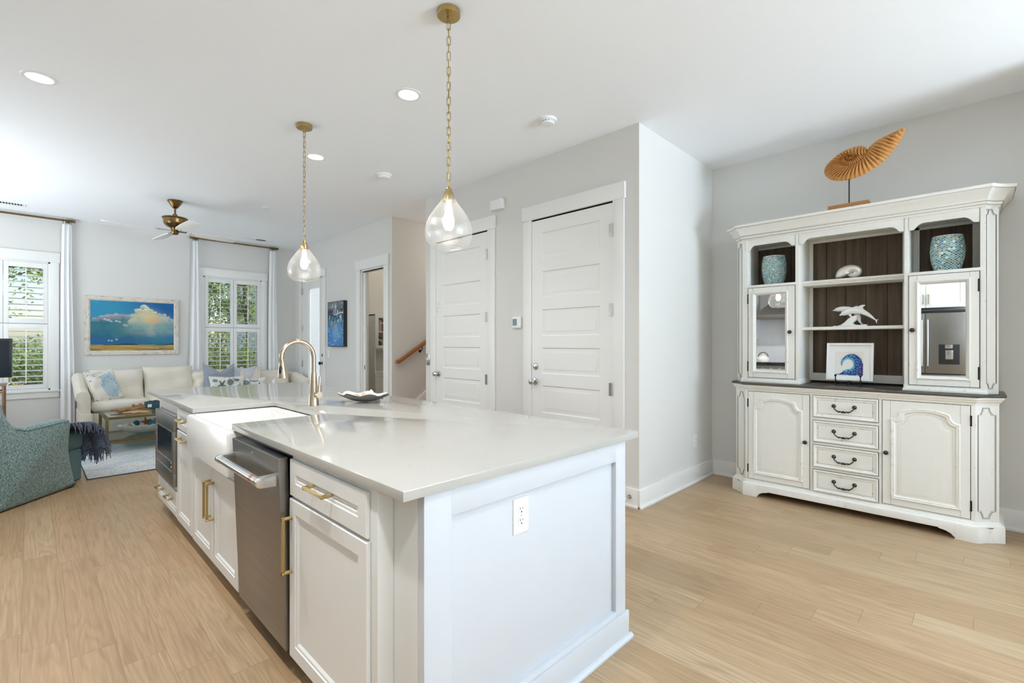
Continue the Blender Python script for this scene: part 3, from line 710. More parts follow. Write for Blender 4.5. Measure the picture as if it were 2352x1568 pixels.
sd = thing('shell_dish', 'grey metal oyster-shaped dish of white seashells on the worktop', 'dish', (1.60, 3.04, CT))
shell_dish(sd, (1.615, 3.02, CT + .001), .37, .2, .05, math.radians(-62), ['shellgrey', 'pearl'], 7)
def snail(M_, a, turns, name, mat, spire=.9, spikes=0):
    """coiled seashell with a spire, aperture outward"""
    m = MB(M_); nt, npf = int(turns * 18), 10; rings = []
    for i in range(nt + 1):
        th = 2 * PI * turns * i / nt; g = math.exp(.17 * (th - 2 * PI * turns)); R = a * g; r = R * .62 * (1 + (spikes * .35 * max(0, math.cos(th * 4)) ** 3))
        cx, cy, cz = R * math.cos(th), R * math.sin(th), spire * a * 1.9 * (1 - g)
        rings.append([(cx + r * math.cos(p) * math.cos(th), cy + r * math.cos(p) * math.sin(th), cz + r * math.sin(p) * 1.15) for p in (2 * PI * j / npf for j in range(npf))])
    m.loft(rings); return m.build(name, mat, smooth=60)
rd = random.Random(4)
for i, (dx_, dy_, dz, a, mt, spk, lb) in enumerate([
        (-.085, .02, .04, .020, 'shellwhite', 0, 'white coiled shell at the left end of the metal dish'), (-.05, -.005, .043, .018, 'shellpeach', 0, 'peach shell second from the left end of the metal dish'),
        (-.015, .02, .045, .021, 'shellpeach', 0, 'pale peach shell in the left half of the metal dish'), (.02, .03, .05, .030, 'shellwhite', 1, 'largest spiny white shell at the middle of the metal dish'),
        (.045, -.005, .044, .017, 'shellwhite', 0, 'small white shell in front of the spiny shell in the dish'), (.078, .012, .045, .021, 'shellwhite', 1, 'knobbly white shell right of the spiny shell in the dish'),
        (.108, -.01, .043, .018, 'shellwhite', 0, 'smooth white shell near the right end of the metal dish'), (.13, .018, .043, .014, 'pearl', 0, 'little pearly shell at the right end of the metal dish')]):
    q = math.radians(-62); px, py = 1.615 + dx_ * math.cos(q) - dy_ * math.sin(q), 3.02 + dx_ * math.sin(q) + dy_ * math.cos(q)
    Mx = Matrix.Translation((px, py, CT + dz - .012)) @ Matrix.Rotation(rd.uniform(0, 6), 4, 'Z') @ Matrix.Rotation(rd.uniform(.5, 1.7), 4, 'X')
    tag(snail(Mx, a, 2.2, 'seashell', mt, .8, spk), lb, 'seashell', 'seashells in the metal dish')

# ------------------------------------------------------------------ white hutch against the east wall
HC = .733
def plan(fx, hy, cx, sy, bx=4.835, arcn=6, dent=.012, off=0):
    """outline with hollowed front corners: front plane fx, front half width hy, corner ends (cx, sy)"""
    k = off * .42; fx -= off; hy += k; sy += off; cx -= k
    def corner(sg):
        a, b = Vector((fx, HC + sg * hy)), Vector((cx, HC + sg * sy)); n = (b - a).orthogonal().normalized(); mid = Vector((4.7, HC))
        if (mid - a).dot(n) < 0: n = -n
        return [tuple(a + (b - a) * t + n * dent * math.sin(PI * t)) for t in (i / arcn for i in range(arcn + 1))]
    return corner(-1) + [(bx, HC - sy), (bx, HC + sy)] + corner(1)[::-1]
def stack(m, levels, fn, mi=0):
    m.loft([[(x, y, z) for x, y in fn(o)] for z, o in levels], m=mi)
base = lambda o: plan(4.39, .72, 4.492, .832, off=o)
foot = lambda o: plan(4.39, .72, 4.492, .832, off=o, dent=.0125)
hu = thing('hutch', 'large distressed white hutch with mirrored doors and dark plank back', 'hutch', (4.62, HC, 0))
m = MB()
stack(m, [(.115, .0), (.915, .0)], base)
stack(m, [(.900, .0), (.918, .002), (.925, .012), (.934, .014), (.940, .022), (.954, .026), (.956, .026)], base)
stack(m, [(.098, .026), (.108, .024), (.116, .012), (.128, .008), (.132, 0)], base)
# corner feet and arched apron
for sg in (-1, 1):
    pf = foot(.028); n2 = len(pf) // 2
    cor = pf[:7] if sg < 0 else pf[-7:]
    ys = HC + sg * .62
    poly = list(cor) + ([(4.835, HC - .86), (4.835, HC - .80), (4.43, HC - .80), (4.43, ys), (4.362, ys)] if sg < 0 else [(4.362, ys), (4.43, ys), (4.43, HC + .80), (4.835, HC + .80), (4.835, HC + .86)])
    m.loft([[(x, y, 0) for x, y in poly], [(x, y, .099) for x, y in poly]])
    a = [(HC + sg * .635, 0), (HC + sg * .622, .008), (HC + sg * .60, .032), (HC + sg * .572, .046), (HC + sg * .54, .052), (HC + sg * .535, .058), (HC, .058), (HC, .10), (HC + sg * .635, .10)]
    m.prism(a, 'x', 4.364, 4.385)
body = m.build('base_cabinet', 'hutch', hu, bev=.0015, smooth=30)
m = MB(); stack(m, [(.956, .028), (.960, .034), (.966, .036), (.972, .034), (.977, .028)], base); m.build('tabletop', 'topwood', hu, 'dark grey-brown wood top of the lower cabinet', smooth=50)
def fx(x): return lambda a, b, d: (x + d, a, b)
def iron_pull(par, y, z, x):
    w = .066; m = MB()
    for s in (-1, 1): m.lathe_ax([(.015, 0), (.015, .003), (.010, .006), (.006, .009), (.0055, .016), (.008, .018), (.004, .022)], (x, y + s * w, z), (-1, 0, 0), 14)
    pts = [(x - .016, y - w, z - .004), (x - .022, y - w * .86, z - .022), (x - .024, y - w * .6, z - .036), (x - .025, y - w * .42, z - .039), (x - .025, y - w * .3, z - .036), (x - .025, y - w * .18, z - .041), (x - .026, y, z - .038)]
    pts += [(p[0], 2 * y - p[1], p[2]) for p in pts[-2::-1]]
    rr = [.004, .004, .0045, .007, .004, .0065, .009]; rr += rr[-2::-1]
    m.tube(pts, rr, 8); return m.build('handle', 'bronze', par, 'dark scrolled iron pull')
def iron_knob(par, y, z, x):
    m = MB(); m.lathe_ax([(.006, 0), (.006, .010), (.013, .014), (.016, .020), (.013, .027), (.005, .030)], (x, y, z), (-1, 0, 0), 16); m.build('knob', 'bronze', par, 'dark round knob')
def strap(par, y, z, x, h=.06):
    m = MB(); m.cyl((x - .004, y, z - h / 2), (x - .004, y, z + h / 2), .005, n=10); m.ball((x - .004, y, z - h / 2), .006, 8, 6); m.ball((x - .004, y, z + h / 2), .006, 8, 6); m.build('hinge', 'blackmetal', par, 'black barrel hinge')
def reveal_shade(m, x, y0, y1, z0, z1, w=.0035, mi=1): # dark strips painted for the shade in the gap around a front
    for a in ((y0 - w, y0, z0 - w, z1 + w), (y1, y1 + w, z0 - w, z1 + w), (y0, y1, z0 - w, z0), (y0, y1, z1, z1 + w)): m.box(x - .0008, x + .002, *a, mi)
def arched(y0, y1, z0, zs, zt, sh=.060, n=12):
    """panel outline with stepped shoulders and an arched head"""
    r = [(y0, z0), (y1, z0), (y1, zs)]; rise = zt - zs - .064; span = (y1 - y0) / 2 - sh; cy = (y0 + y1) / 2
    r += [(y1 - .018, zs + .003), (y1 - .034, zs + .013), (y1 - .045, zs + .032), (y1 - .050, zs + .058), (y1 - sh, zs + .064)]
    Rr = (span * span + rise * rise) / (2 * rise)
    for i in range(1, n):
        u = span * (1 - 2 * i / n); r.append((cy + u, zs + .064 + rise - Rr + math.sqrt(Rr * Rr - u * u)))
    return r + [(y0 + sh, zs + .064), (y0 + .050, zs + .058), (y0 + .045, zs + .032), (y0 + .034, zs + .013), (y0 + .018, zs + .003), (y0, zs)]
XF = 4.386
def base_door(y0, y1, py0, py1, ky, hy):
    m = MB(); m.box(XF, 4.3895, y0, y1, .147, .900)
    reveal_shade(m, 4.3895, y0, y1, .147, .900)
    pan = arched(py0, py1, .192, .770, .856); F = fx(XF)
    st = [(0, .0), (.0, -.006), (.006, -.012), (.012, -.009), (.018, -.010), (.026, -.004), (.028, .0005), (.040, .0005), (.041, -.0008), (.043, -.0008), (.060, -.005), (.062, -.005)]
    R = [[m.bm.verts.new(F(p[0], p[1], d)) for p in arched(py0 + o, py1 - o, .192 + o, .770 - o, .856 - o)] for o, d in st]
    for q, (a, b) in enumerate(zip(R, R[1:])):
        for i in range(len(pan)): m.face((a[i], a[(i + 1) % len(pan)], b[(i + 1) % len(pan)], b[i]), 2 if q == 7 else 0)
    m.face(R[-1])
    for yy in (py0, py1):
        m.box(XF - .0005, XF + .001, yy - .0006, yy + .0006, .147, .19, 2); m.box(XF - .0005, XF + .001, yy - .0006, yy + .0006, .775, .9, 2)
    d = m.build('door', ['hutch', 'dark', 'glaze'], hu, smooth=30)
    iron_knob(d, ky, .52, XF); strap(d, hy, .80, 4.39); strap(d, hy, .235, 4.39)
base_door(.966, 1.426, 1.014, 1.384, .993, 1.430); base_door(.038, .501, .085, .454, .480, .034)
for z0, z1 in ((.732, .901), (.535, .703), (.337, .509), (.143, .313)):
    m = MB(); y0, y1 = .526, .940; r = rect(y0, y1, z0, z1); F = fx(XF - .002); m.box(XF - .001, 4.3895, y0, y1, z0, z1); reveal_shade(m, 4.3895, y0, y1, z0, z1)
    m.loft([[F(*p, .004) for p in r], [F(*p, -.004) for p in r]], False, False)
    m.frame_loft(r, [(0, -.004), (.004, -.008), (.010, -.008), (.016, -.004), (.022, .0006), (.030, .0006), (.031, 0.0), (.033, 0), (.034, .0006), (.04, .0006)], F, ms=[0] * 6 + [2, 0, 0, 0])
    d = m.build('drawer', ['hutch', 'dark', 'glaze'], hu, smooth=30); iron_pull(d, .735, (z0 + z1) / 2 + .012, XF - .001)
# fluted corner panels: glazed outline on the hollowed corners
def corner_panel(fn, z0, z1, sg, sc, name):
    pts = fn(0); c = pts[:7] if sg < 0 else pts[-7:][::-1]
    def P(t, z, o=.0015):
        q = t * 6; i = min(int(q), 5); f = q - i; a, b = Vector(c[i]), Vector(c[i + 1]); p = a.lerp(b, f); n = (b - a).orthogonal().normalized()
        if n.x > 0: n = -n
        p = p + n * o; return (p.x, p.y, z)
    out = [(.12, z0 + .055 * sc), (.25, z0 + .052 * sc), (.33, z0 + .03 * sc), (.36, z0 + .008 * sc), (.64, z0 + .008 * sc), (.67, z0 + .03 * sc), (.76, z0 + .052 * sc), (.88, z0 + .055 * sc)]
    out += [(a, z0 + z1 - b) for a, b in reversed(out)]
    m = MB(); m.tube([P(a, b) for a, b in out], .0016, 6, closed=True); m.tube([P(a + (.035 if a < .5 else -.035), b + (.006 if b < (z0 + z1) / 2 else -.006), .0005) for a, b in out], .001, 5, closed=True)
    m.build(name, 'glaze', hu)
for sg in (-1, 1): corner_panel(base, .145, .895, sg, 1.0, 'corner_panel')
# upper cabinet
top = lambda o: plan(4.45, .766, 4.522, .83, off=o)
m = MB(); XB = 4.83
def column(sg):
    p = top(0); c = p[:7] if sg < 0 else p[-7:]
    yi = HC + sg * (.742 if sg < 0 else .718)
    poly = list(c) + ([(XB, HC - .83), (XB, HC - .812), (4.53, HC - .812), (4.53, yi), (4.45, yi)] if sg < 0 else [(4.45, yi), (4.53, yi), (4.53, HC + .812), (XB, HC + .812), (XB, HC + .83)])
    m.loft([[(x, y, .977) for x, y in poly], [(x, y, 2.225) for x, y in poly]])
column(-1); column(1)
for yi in (.371, 1.069): m.box(4.45, XB, yi - .0125, yi + .0125, .985, 2.225)   # partitions
for y0, y1 in ((-.009, .3585), (1.0815, 1.475)):
    m.box(4.452, XB, y0 - .03, y1 + .03, .985, 1.018); m.box(4.449, XB - .02, y0 - .015, y1 + .015, 1.802, 1.824)
m.box(4.452, XB, -.06, 1.53, 2.205, 2.225)
# plinth moulding of the towers
for y0, y1 in ((-.045, .392), (1.048, 1.51)): m.box(4.434, XB, y0, y1, .977, .993); m.box(4.44, XB, y0 + .006, y1 - .006, .992, 1.0)
# back frame around the plank panels
for a in ((.3835, .423, .995, 2.205), (1.03, 1.0565, .995, 2.205), (.42, 1.03, .995, 1.060), (.42, 1.03, 2.183, 2.205), (-.009, .03, 1.8, 2.205), (.322, .3585, 1.8, 2.205), (1.0815, 1.10, 1.8, 2.205), (1.487, 1.475 + .03, 1.8, 2.205), (0, .35, 2.185, 2.205), (1.09, 1.49, 2.185, 2.205)): m.box(4.796, 4.812, *a)
for a, b in ((-.018, -.0095), (1.4765, 1.485)): m.box(4.455, 4.82, a, b, 1.0, 2.22)
# arched valances between the stiles
def val(y0, y1):
    w, d = .075, .043; zb = 2.129; half = []
    for t, h in ((0, 0), (.30, .001), (.36, .003), (.48, .012), (.60, .024), (.75, .034), (.9, .040), (1.05, .043)): half.append((t * w, h))
    pr = [(y0 + a, zb + h) for a, h in half] + [(y1 - a, zb + h) for a, h in reversed(half)] + [(y1, 2.226), (y0, 2.226)]
    m.prism(pr, 'x', 4.4505, 4.47)
val(-.006, .3585); val(.3835, 1.0565); val(1.0815, 1.472)
up = m.build('upper_frame', 'hutch', hu, bev=.0012, smooth=30)
m = MB()
for y in (-.007, .3595, .3825, 1.0575, 1.0805, 1.473): m.box(4.4492, 4.4506, y - .0007, y + .0007, 2.129, 2.224)
m.box(4.4492, 4.4506, -.03, 1.497, 2.2225, 2.2235); m.build('joint_lines', 'glaze', hu, smooth=0)
m = MB(); stack(m, [(2.222, .004), (2.236, .010), (2.240, .016), (2.256, .018), (2.260, .024), (2.272, .028), (2.288, .036), (2.306, .050), (2.322, .068), (2.330, .074), (2.333, .080), (2.352, .084), (2.354, .082)], top); m.build('cornice', 'hutch', hu, smooth=40)
m = MB()
for z, o in ((2.2385, .0135), (2.258, .0215), (2.3315, .0775)):
    m.tube([(x, y, z) for x, y in top(o + .0008)], .0012, 5, closed=True)
m.build('cornice_lines', 'glaze', hu)
for sg in (-1, 1): corner_panel(top, 1.005, 2.215, sg, .75, 'corner_panel')
m = MB()
for k, (a, b) in enumerate(((-.02, .115), (.118, .25), (.253, .385), (.388, .518), (.521, .656), (.659, .793), (.796, .931), (.934, 1.07), (1.07, 1.2), (1.203, 1.335), (1.338, 1.52))): m.box(4.812, 4.822, a, b, .99, 2.21)
m.box(4.820, 4.830, -.05, 1.53, .98, 2.21, 1)
m.build('back_planks', ['darkwood', 'dark'], hu, 'dark brown tongue and groove plank back', bev=.002)
# shelves
m = MB(); m.box(4.556, 4.80, .3835, 1.0565, 1.810, 1.835); m.prism([(4.556, 1.812), (4.549, 1.822), (4.549, 1.829), (4.556, 1.835)], 'y', .3835, 1.0565); m.box(4.566, 4.80, .3835, 1.0565, 1.796, 1.811); m.build('shelf', 'hutch', hu, bev=.002)
m = MB(); m.box(4.55, 4.80, .3835, 1.0565, 1.427, 1.451); m.build('shelf', 'hutch', hu, bev=.002)
# mirrored doors
def mirror_door(y0, y1, my0, my1, ky, hy):
    m = MB(); X0 = 4.444; z0, z1, mz0, mz1 = 1.020, 1.798, 1.088, 1.732
    for a in ((y0, my0 - .02, z0, z1), (my1 + .02, y1, z0, z1), (my0 - .02, my1 + .02, z0, mz0 - .02), (my0 - .02, my1 + .02, mz1 + .02, z1)): m.box(X0, 4.466, *a)
    reveal_shade(m, 4.4495, y0, y1, z0, z1)
    r = inset(rect(my0, my1, mz0, mz1), -.026); F = fx(X0); steps = [(0, 0), (0, -.007), (.006, -.010), (.012, -.006), (.020, .004), (.026, .016)]
    R = [[F(p[0], p[1], d) for p in inset(r, o)] for o, d in steps]; m.loft(R, False, False)
    for yy in (my0 - .022, my1 + .022):
        m.box(X0 - .0005, X0 + .001, yy - .0006, yy + .0006, z0, mz0 - .03, 2); m.box(X0 - .0005, X0 + .001, yy - .0006, yy + .0006, mz1 + .03, z1, 2)
    d = m.build('door', ['hutch', 'dark', 'glaze'], hu, smooth=30, bev=0)
    m = MB(); m.box(X0 + .015, X0 + .019, my0 - .002, my1 + .002, mz0 - .002, mz1 + .002); m.build('mirror', 'mirror', d, 'mirror glass', smooth=0)
    iron_knob(d, ky, 1.41, X0); strap(d, hy, 1.705, 4.449, .075); strap(d, hy, 1.115, 4.449, .075)
mirror_door(-.005, .356, .062, .290, .338, -.003); mirror_door(1.0845, 1.445, 1.161, 1.385, 1.118, 1.449)

# --- things in and on the hutch
def flora(cx, cz):
    return lambda p, q, x: (x, cx - p, cz + q)
SC = .000356 * .958
outer = [(295, 90), (270, 150), (190, 205), (80, 218), (-60, 200), (-190, 160), (-320, 80), (-440, -20), (-500, -120), (-512, -210), (-480, -310), (-390, -405), (-270, -465), (-120, -495), (40, -490), (200, -460), (360, -390), (510, -310), (620, -215), (700, -120), (790, -10), (850, 80), (910, 200), (955, 345)]
inner = [(290, 80), (268, -20), (180, -60), (70, 0), (-40, 50), (-100, 40), (-150, 0), (-185, -60), (-180, -100), (-150, -140), (-100, -168), (-40, -178), (10, -175), (60, -165), (130, -130), (190, -90), (240, -45), (280, 10), (310, 80), (360, 145), (470, 220), (600, 275), (780, 325), (945, 350)]
def dense(P, n):
    out = []; k = len(P) - 1
    for i in range(n + 1):
        t = i / n * k; j = min(int(t), k - 1); f = t - j
        p0, p1, p2, p3 = [Vector(P[min(max(q, 0), k)]) for q in (j - 1, j, j + 1, j + 2)]
        out.append(.5 * ((2 * p1) + (p2 - p0) * f + (2 * p0 - 5 * p1 + 4 * p2 - p3) * f * f + (3 * p1 - p0 - 3 * p2 + p3) * f ** 3))
    return out
am = thing('ammonite_sculpture', 'carved brown ammonite shell on a thin black rod on top of the hutch', 'sculpture', (4.425, .71, 2.354))
n = 300; O, I = dense(outer, n), dense(inner, n); f = flora(.698, 2.744); XA = 4.425
m = MB()
def whorl(scale, rot, i0, i1, bulge, x0, nr):
    c, s = math.cos(rot), math.sin(rot); tr = lambda p: ((p.x * c - p.y * s) * scale * SC, (p.x * s + p.y * c) * scale * SC)
    for sg in (-1, 1):
        V = []
        for i in range(i0, i1 + 1):
            rib = math.cos(2 * PI * i / nr); row = []
            for j in range(11):
                t = j / 10; a = I[i].lerp(O[i], t * (1 + .018 * rib * t)); p, q = tr(a)
                wob = .12 * math.sin(i * .21 + j) if i > 225 else 0
                h = bulge * (math.sin(PI * min(1, .08 + t * .92)) ** .7) * (1 + (.20 * rib + wob) * math.sin(PI * t) ** .5)
                row.append(m.bm.verts.new(f(p, q, x0 + sg * h)))
            V.append(row)
        for a, b in zip(V, V[1:]):
            for j in range(10): m.face((a[j], a[j + 1], b[j + 1], b[j]))
whorl(1, 0, 0, n, .034, XA, 7.2)
whorl(.425, 0, 0, 232, .039, XA, 8.2); whorl(.18, 0, 0, 232, .043, XA, 11); m.ball(f(0, -.008, XA), (.046, .012, .012), 12, 8)
def shell_wood():
    t = NT('carved_shell_wood'); v = t.obj(); a = t.noise(40, v, 5, .7); b = t.noise(160, v, 3, .6)
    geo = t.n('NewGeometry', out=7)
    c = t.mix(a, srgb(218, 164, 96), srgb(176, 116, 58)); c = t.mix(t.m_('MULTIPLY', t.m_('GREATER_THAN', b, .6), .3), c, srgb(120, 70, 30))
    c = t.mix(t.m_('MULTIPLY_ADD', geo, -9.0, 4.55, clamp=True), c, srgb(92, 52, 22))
    t.set(color=c, rough=.62, spec=.3); t.bump(t.m_('ADD', a, t.m_('MULTIPLY', b, .5)), .6, .003); return t.m
M['shellwood'] = shell_wood()
m.build('shell', 'shellwood', am, smooth=70)
m = MB(); m.cyl((XA, .709, 2.386), (XA, .709, 2.60), .0042, n=10); m.build('rod', 'blackmetal', am, 'thin black rod')
m = MB(); m.box(XA - .035, XA + .075, .583, .843, 2.3545, 2.389); m.build('plinth', 'statuebase', am, 'rectangular wooden plinth', bev=.002)

# mosaic vases
def mosaic(rad, h, seed, ncol):
    def fn(u, v):
        a = u * ncol; b = v * ncol * .62
        p, q = a + b, a - b; ip, iq = np.floor(p), np.floor(q); fp, fq = p - ip, q - iq
        ip = np.mod(ip, 997); iq = np.mod(iq + 500, 997)
        r1 = vnoise(ip * 1.0 + .01, iq * 1.0 + .01, seed); r2 = vnoise(ip + .01, iq + .01, seed + 9); r3 = vnoise(ip + .01, iq + .01, seed + 5)
        pal = np.array([C3(34, 96, 98), C3(84, 160, 158), C3(70, 130, 178), C3(150, 196, 190), C3(176, 170, 150), C3(104, 150, 160), C3(48, 112, 120), C3(110, 176, 160)])
        c = pal[(r1 * 7.999).astype(int)] * (.45 + .75 * r2[..., None]); bright = (r3 > .8)
        c = np.where(bright[..., None], np.clip(c * 1.7 + .06, 0, 1), c)
        line = np.maximum(sm(.37, .44, abs(fp - .5)), sm(.37, .44, abs(fq - .5)))
        return mixc(c, line, C3(206, 218, 214))
    return fn
def vase(name, label, cx, cy, cz, R_, h, seed, nc):
    t = thing(name, label, 'vase', (cx, cy, cz), 'mosaic vases in the hutch')
    prof = lambda v: R_ * (.70 + .55 * v - .02 * v - .33 * v ** 2.2 + .0 * v) if False else R_ * (.66 + .34 * np.sin(np.pi * np.clip(.02 + v * .80, 0, 1)) ** .8)
    picture('mosaic_body', lambda u, v: (cx + prof(v) * np.cos(2 * np.pi * u), cy + prof(v) * np.sin(2 * np.pi * u), cz + .002 + v * h), 320, 160, mosaic(R_, h, seed, nc), 'artgloss', t)
    rt = float(prof(np.array(1.0))); rb = float(prof(np.array(0.0)))
    m = MB(); m.lathe([(rt + .001, cz + h), (rt + .001, cz + h + .004), (rt - .006, cz + h + .004), (rt - .007, cz + h - .05), (rb - .01, cz + .02)], (cx, cy), 40, caps=False); m.build('rim', 'pearl', t, 'pale glass rim')
    m = MB(); m.lathe([(rb, cz), (rb, cz + .003)], (cx, cy), 32); m.build('foot', 'pearl', t)
vase('mosaic_vase', 'teal mosaic vase in the left open niche of the hutch', 4.62, 1.289, 1.824, .099, .254, 3, 30)
vase('mosaic_vase', 'teal mosaic vase in the right open niche of the hutch', 4.62, .158, 1.824, .096, .254, 8, 24)

# nautilus shell on the upper shelf
na = thing('nautilus_shell', 'polished pearly nautilus shell on the upper middle shelf', 'seashell', (4.64, .725, 1.835))
m = MB(); c, s = math.cos(2.3), math.sin(2.3); rings = []; nt = 110
for i in range(nt + 1):
    th = -2 * PI * 2.1 * (1 - i / nt); g = math.exp(.185 * th); R_ = .060 * g; r = .054 * g
    if i == nt: r *= 1.02
    ry, rz = R_ * math.cos(th + 3.5), R_ * math.sin(th + 3.5)
    rings.append([(4.64 + r * .78 * math.sin(p), .722 - (ry + r * math.cos(p) * math.cos(th + 3.5)) * 1.05, 1.835 + .047 + (rz + r * math.cos(p) * math.sin(th + 3.5)) * .82) for p in (2 * PI * j / 18 for j in range(18))])
m.loft(rings, True, False); m.build('shell', 'nacre', na, smooth=70)

# leaping dolphins
dl = thing('dolphin_sculpture', 'white sculpture of two leaping dolphins on the lower middle shelf', 'sculpture', (4.64, .70, 1.451))
M['white_ceramic'] = flat('white_ceramic', srgb(240, 240, 238), .4)
K = .1604 / 975 * 1.58   # picture units of the close-up to metres
def dp(px, py, x): return (x, .856 - (px - 300) * .000311, 1.4512 + (1462 - py) * .000311 * 1.16)
def dolphin(pts, rad, x, fins, fluke):
    m = MB(); m.tube([dp(a, b, x) for a, b in pts], [r * .000311 * 1.1 for r in rad], 14)
    for poly in fins:
        m.loft([[dp(a, b, x - .004) for a, b in poly], [dp(a, b, x + .004) for a, b in poly]])
    a, b, q = fluke
    m.loft([[(p[0], p[1] + e[0], p[2] + e[1]) for e in ((0, -.004), (0, .004))] for p in (dp(a[0], a[1], x - .03), dp(b[0], b[1], x), dp(q[0], q[1], x + .03))], False, False)
    m.build('dolphin', 'white_ceramic', dl, smooth=60)
bd = dense([(470, 1210), (520, 1185), (600, 1150), (700, 1118), (800, 1110), (900, 1125), (1000, 1170), (1100, 1235), (1180, 1300), (1240, 1350)], 26)
rads = [14, 16, 22, 38, 52, 62, 68, 72, 75, 77, 78, 78, 77, 75, 72, 68, 63, 57, 51, 45, 38, 32, 26, 20, 15, 11, 9]
dolphin(bd, rads, 4.615, [[(840, 1050), (900, 1010), (950, 995), (1005, 998), (1010, 1018), (975, 1030), (960, 1055), (980, 1090), (900, 1090)], [(640, 1185), (720, 1190), (735, 1265), (690, 1245)], [(1215, 1320), (1280, 1332), (1250, 1345), (1245, 1410), (1225, 1370)]], ((1280, 1332), (1235, 1345), (1240, 1410)))
bd2 = dense([(300, 1092), (350, 1080), (430, 1065), (540, 1060), (660, 1075), (760, 1120), (830, 1200), (860, 1290), (880, 1360), (930, 1418)], 26)
dolphin(bd2, [11, 12, 15, 30, 42, 50, 54, 57, 59, 60, 60, 60, 59, 58, 57, 56, 54, 52, 50, 46, 42, 36, 30, 23, 17, 12, 10], 4.655, [[(740, 1030), (800, 1008), (860, 1015), (840, 1045), (780, 1060)], [(500, 1100), (560, 1105), (505, 1170), (480, 1150)]], ((960, 1400), (925, 1415), (940, 1440)))
m = MB(); bp = [(330, 1462), (335, 1440), (420, 1445), (500, 1425), (580, 1370), (660, 1290), (740, 1240), (830, 1215), (850, 1260), (825, 1330), (770, 1370), (755, 1400), (800, 1425), (900, 1435), (1000, 1420), (1045, 1425), (1045, 1462)]
m.loft([[dp(a, b, 4.60) for a, b in bp], [dp(a, b, 4.655) for a, b in bp]]); m.build('wave_base', 'white_ceramic', dl, smooth=40, bev=.004)

# framed wave print leaning on a little easel
ef = thing('easel', 'small black iron display easel on the hutch tabletop', 'easel', (4.57, .737, .977))
lean = .14
m = MB()
for y in (.819, .655):
    m.tube([(4.545, y, .977), (4.542, y, 1.05)], .0035, 8); m.ball((4.542, y, 1.058), .0085, 10, 8); m.tube([(4.542, y, 1.012), (4.60, y, 1.018)], .003, 8)
m.tube([(4.548, .819, 1.008), (4.560, .737, .998), (4.548, .655, 1.008)], .003, 8); m.tube([(4.60, .737, 1.10), (4.56, .737, .998), (4.55, .737, .978)], .0035, 8); m.tube([(4.60, .737, 1.20), (4.60, .819, 1.018)], .003, 8); m.tube([(4.60, .737, 1.20), (4.60, .655, 1.018)], .003, 8); m.tube([(4.60, .737, 1.2), (4.66, .737, .98)], .003, 8)
m.build('stand', 'blackmetal', ef)
pf = thing('wave_print', 'white framed print of a curling blue wave leaning on the easel', 'picture', (4.58, .735, 1.02))
Mw = Matrix.Translation((4.556, .733, 1.021)) @ Matrix.Rotation(lean, 4, 'Y')
wq, hq = .308, .300
m = MB(Mw); b_ = .018
for a in ((-wq / 2, -wq / 2 + b_, 0, hq), (wq / 2 - b_, wq / 2, 0, hq), (-wq / 2 + b_, wq / 2 - b_, 0, b_), (-wq / 2 + b_, wq / 2 - b_, hq - b_, hq)): m.box(0, .03, *a)
m.build('frame', 'plate', pf, bev=.0015)
m = MB(Mw); m.box(.012, .016, -wq / 2 + b_, wq / 2 - b_, b_, hq - b_); m.build('mat_board', 'plate', pf, smooth=0)
def wave_art(u, v):
    X = u * 1.205; n1 = fbm(u * 12, v * 12, 1) - .5; n2 = fbm(u * 34, v * 34, 2, 3); n3 = vnoise(u * 62 + 2 * n1, v * 62, 8); n4 = vnoise(u * 90, v * 60 + 3 * n1, 15)
    c = np.ones(u.shape + (3,)) * C3(232, 230, 226)
    hole = np.sqrt(((X - .575) / .215) ** 2 + ((v - .465) / .205) ** 2) + .10 * n1 + .05 * (n2 - .5)
    disc = np.sqrt((X - .72) ** 2 + (v - .45) ** 2) / .455 + .10 * n1 + .07 * (n2 - .5)
    body = (disc < 1) & (hole > 1) & ~((X < .56) & (v < .50 - .10 * sm(.38, .30, X)))
    body |= (X > .70) & (v < .76 + .25 * n1 - .25 * sm(1.05, 1.2, X)) & (hole > 1)
    body |= (v < .05 + .27 * sm(.05, .75, X) + .10 * n1) & (v > .02 * n2) & (X > .03) & (hole > 1)
    t = np.clip((hole - 1) * .85 + .55 * (n2 - .5) + .25 * sm(.7, 1.2, X), 0, 1)
    col = mixc(np.ones(u.shape + (3,)) * C3(136, 214, 208), sm(.04, .28, t), C3(40, 140, 180)); col = mixc(col, sm(.26, .62, t), C3(22, 66, 140)); col = mixc(col, sm(.75, 1.0, t) * sm(.9, 1.15, X) * sm(.6, .2, v), C3(64, 30, 110))
    col = mixc(col, (n3 > .74).astype(float) * .75, C3(196, 230, 238)); col = mixc(col, (n4 < .22).astype(float) * .75, C3(14, 36, 92))
    spray = ((disc > 1) & (disc < 1.16) & (n3 > .80) & (v > .5)).astype(float)
    c = mixc(c, spray * .7, C3(60, 130, 170)); return np.where(body[..., None], col, c)
Mp = np.array(Mw)
def on(Mx, x, y0, y1, z0, z1):
    def pos(u, v):
        yy = y1 + (y0 - y1) * u; zz = z0 + (z1 - z0) * v; xx = np.full_like(u, x)
        return tuple(Mx[i][0] * xx + Mx[i][1] * yy + Mx[i][2] * zz + Mx[i][3] for i in range(3))
    return pos
picture('print', on(Mp, .0112, -.089, .099, .042, .232), 150, 120, wave_art, 'art', pf, 'blue and teal curling wave')

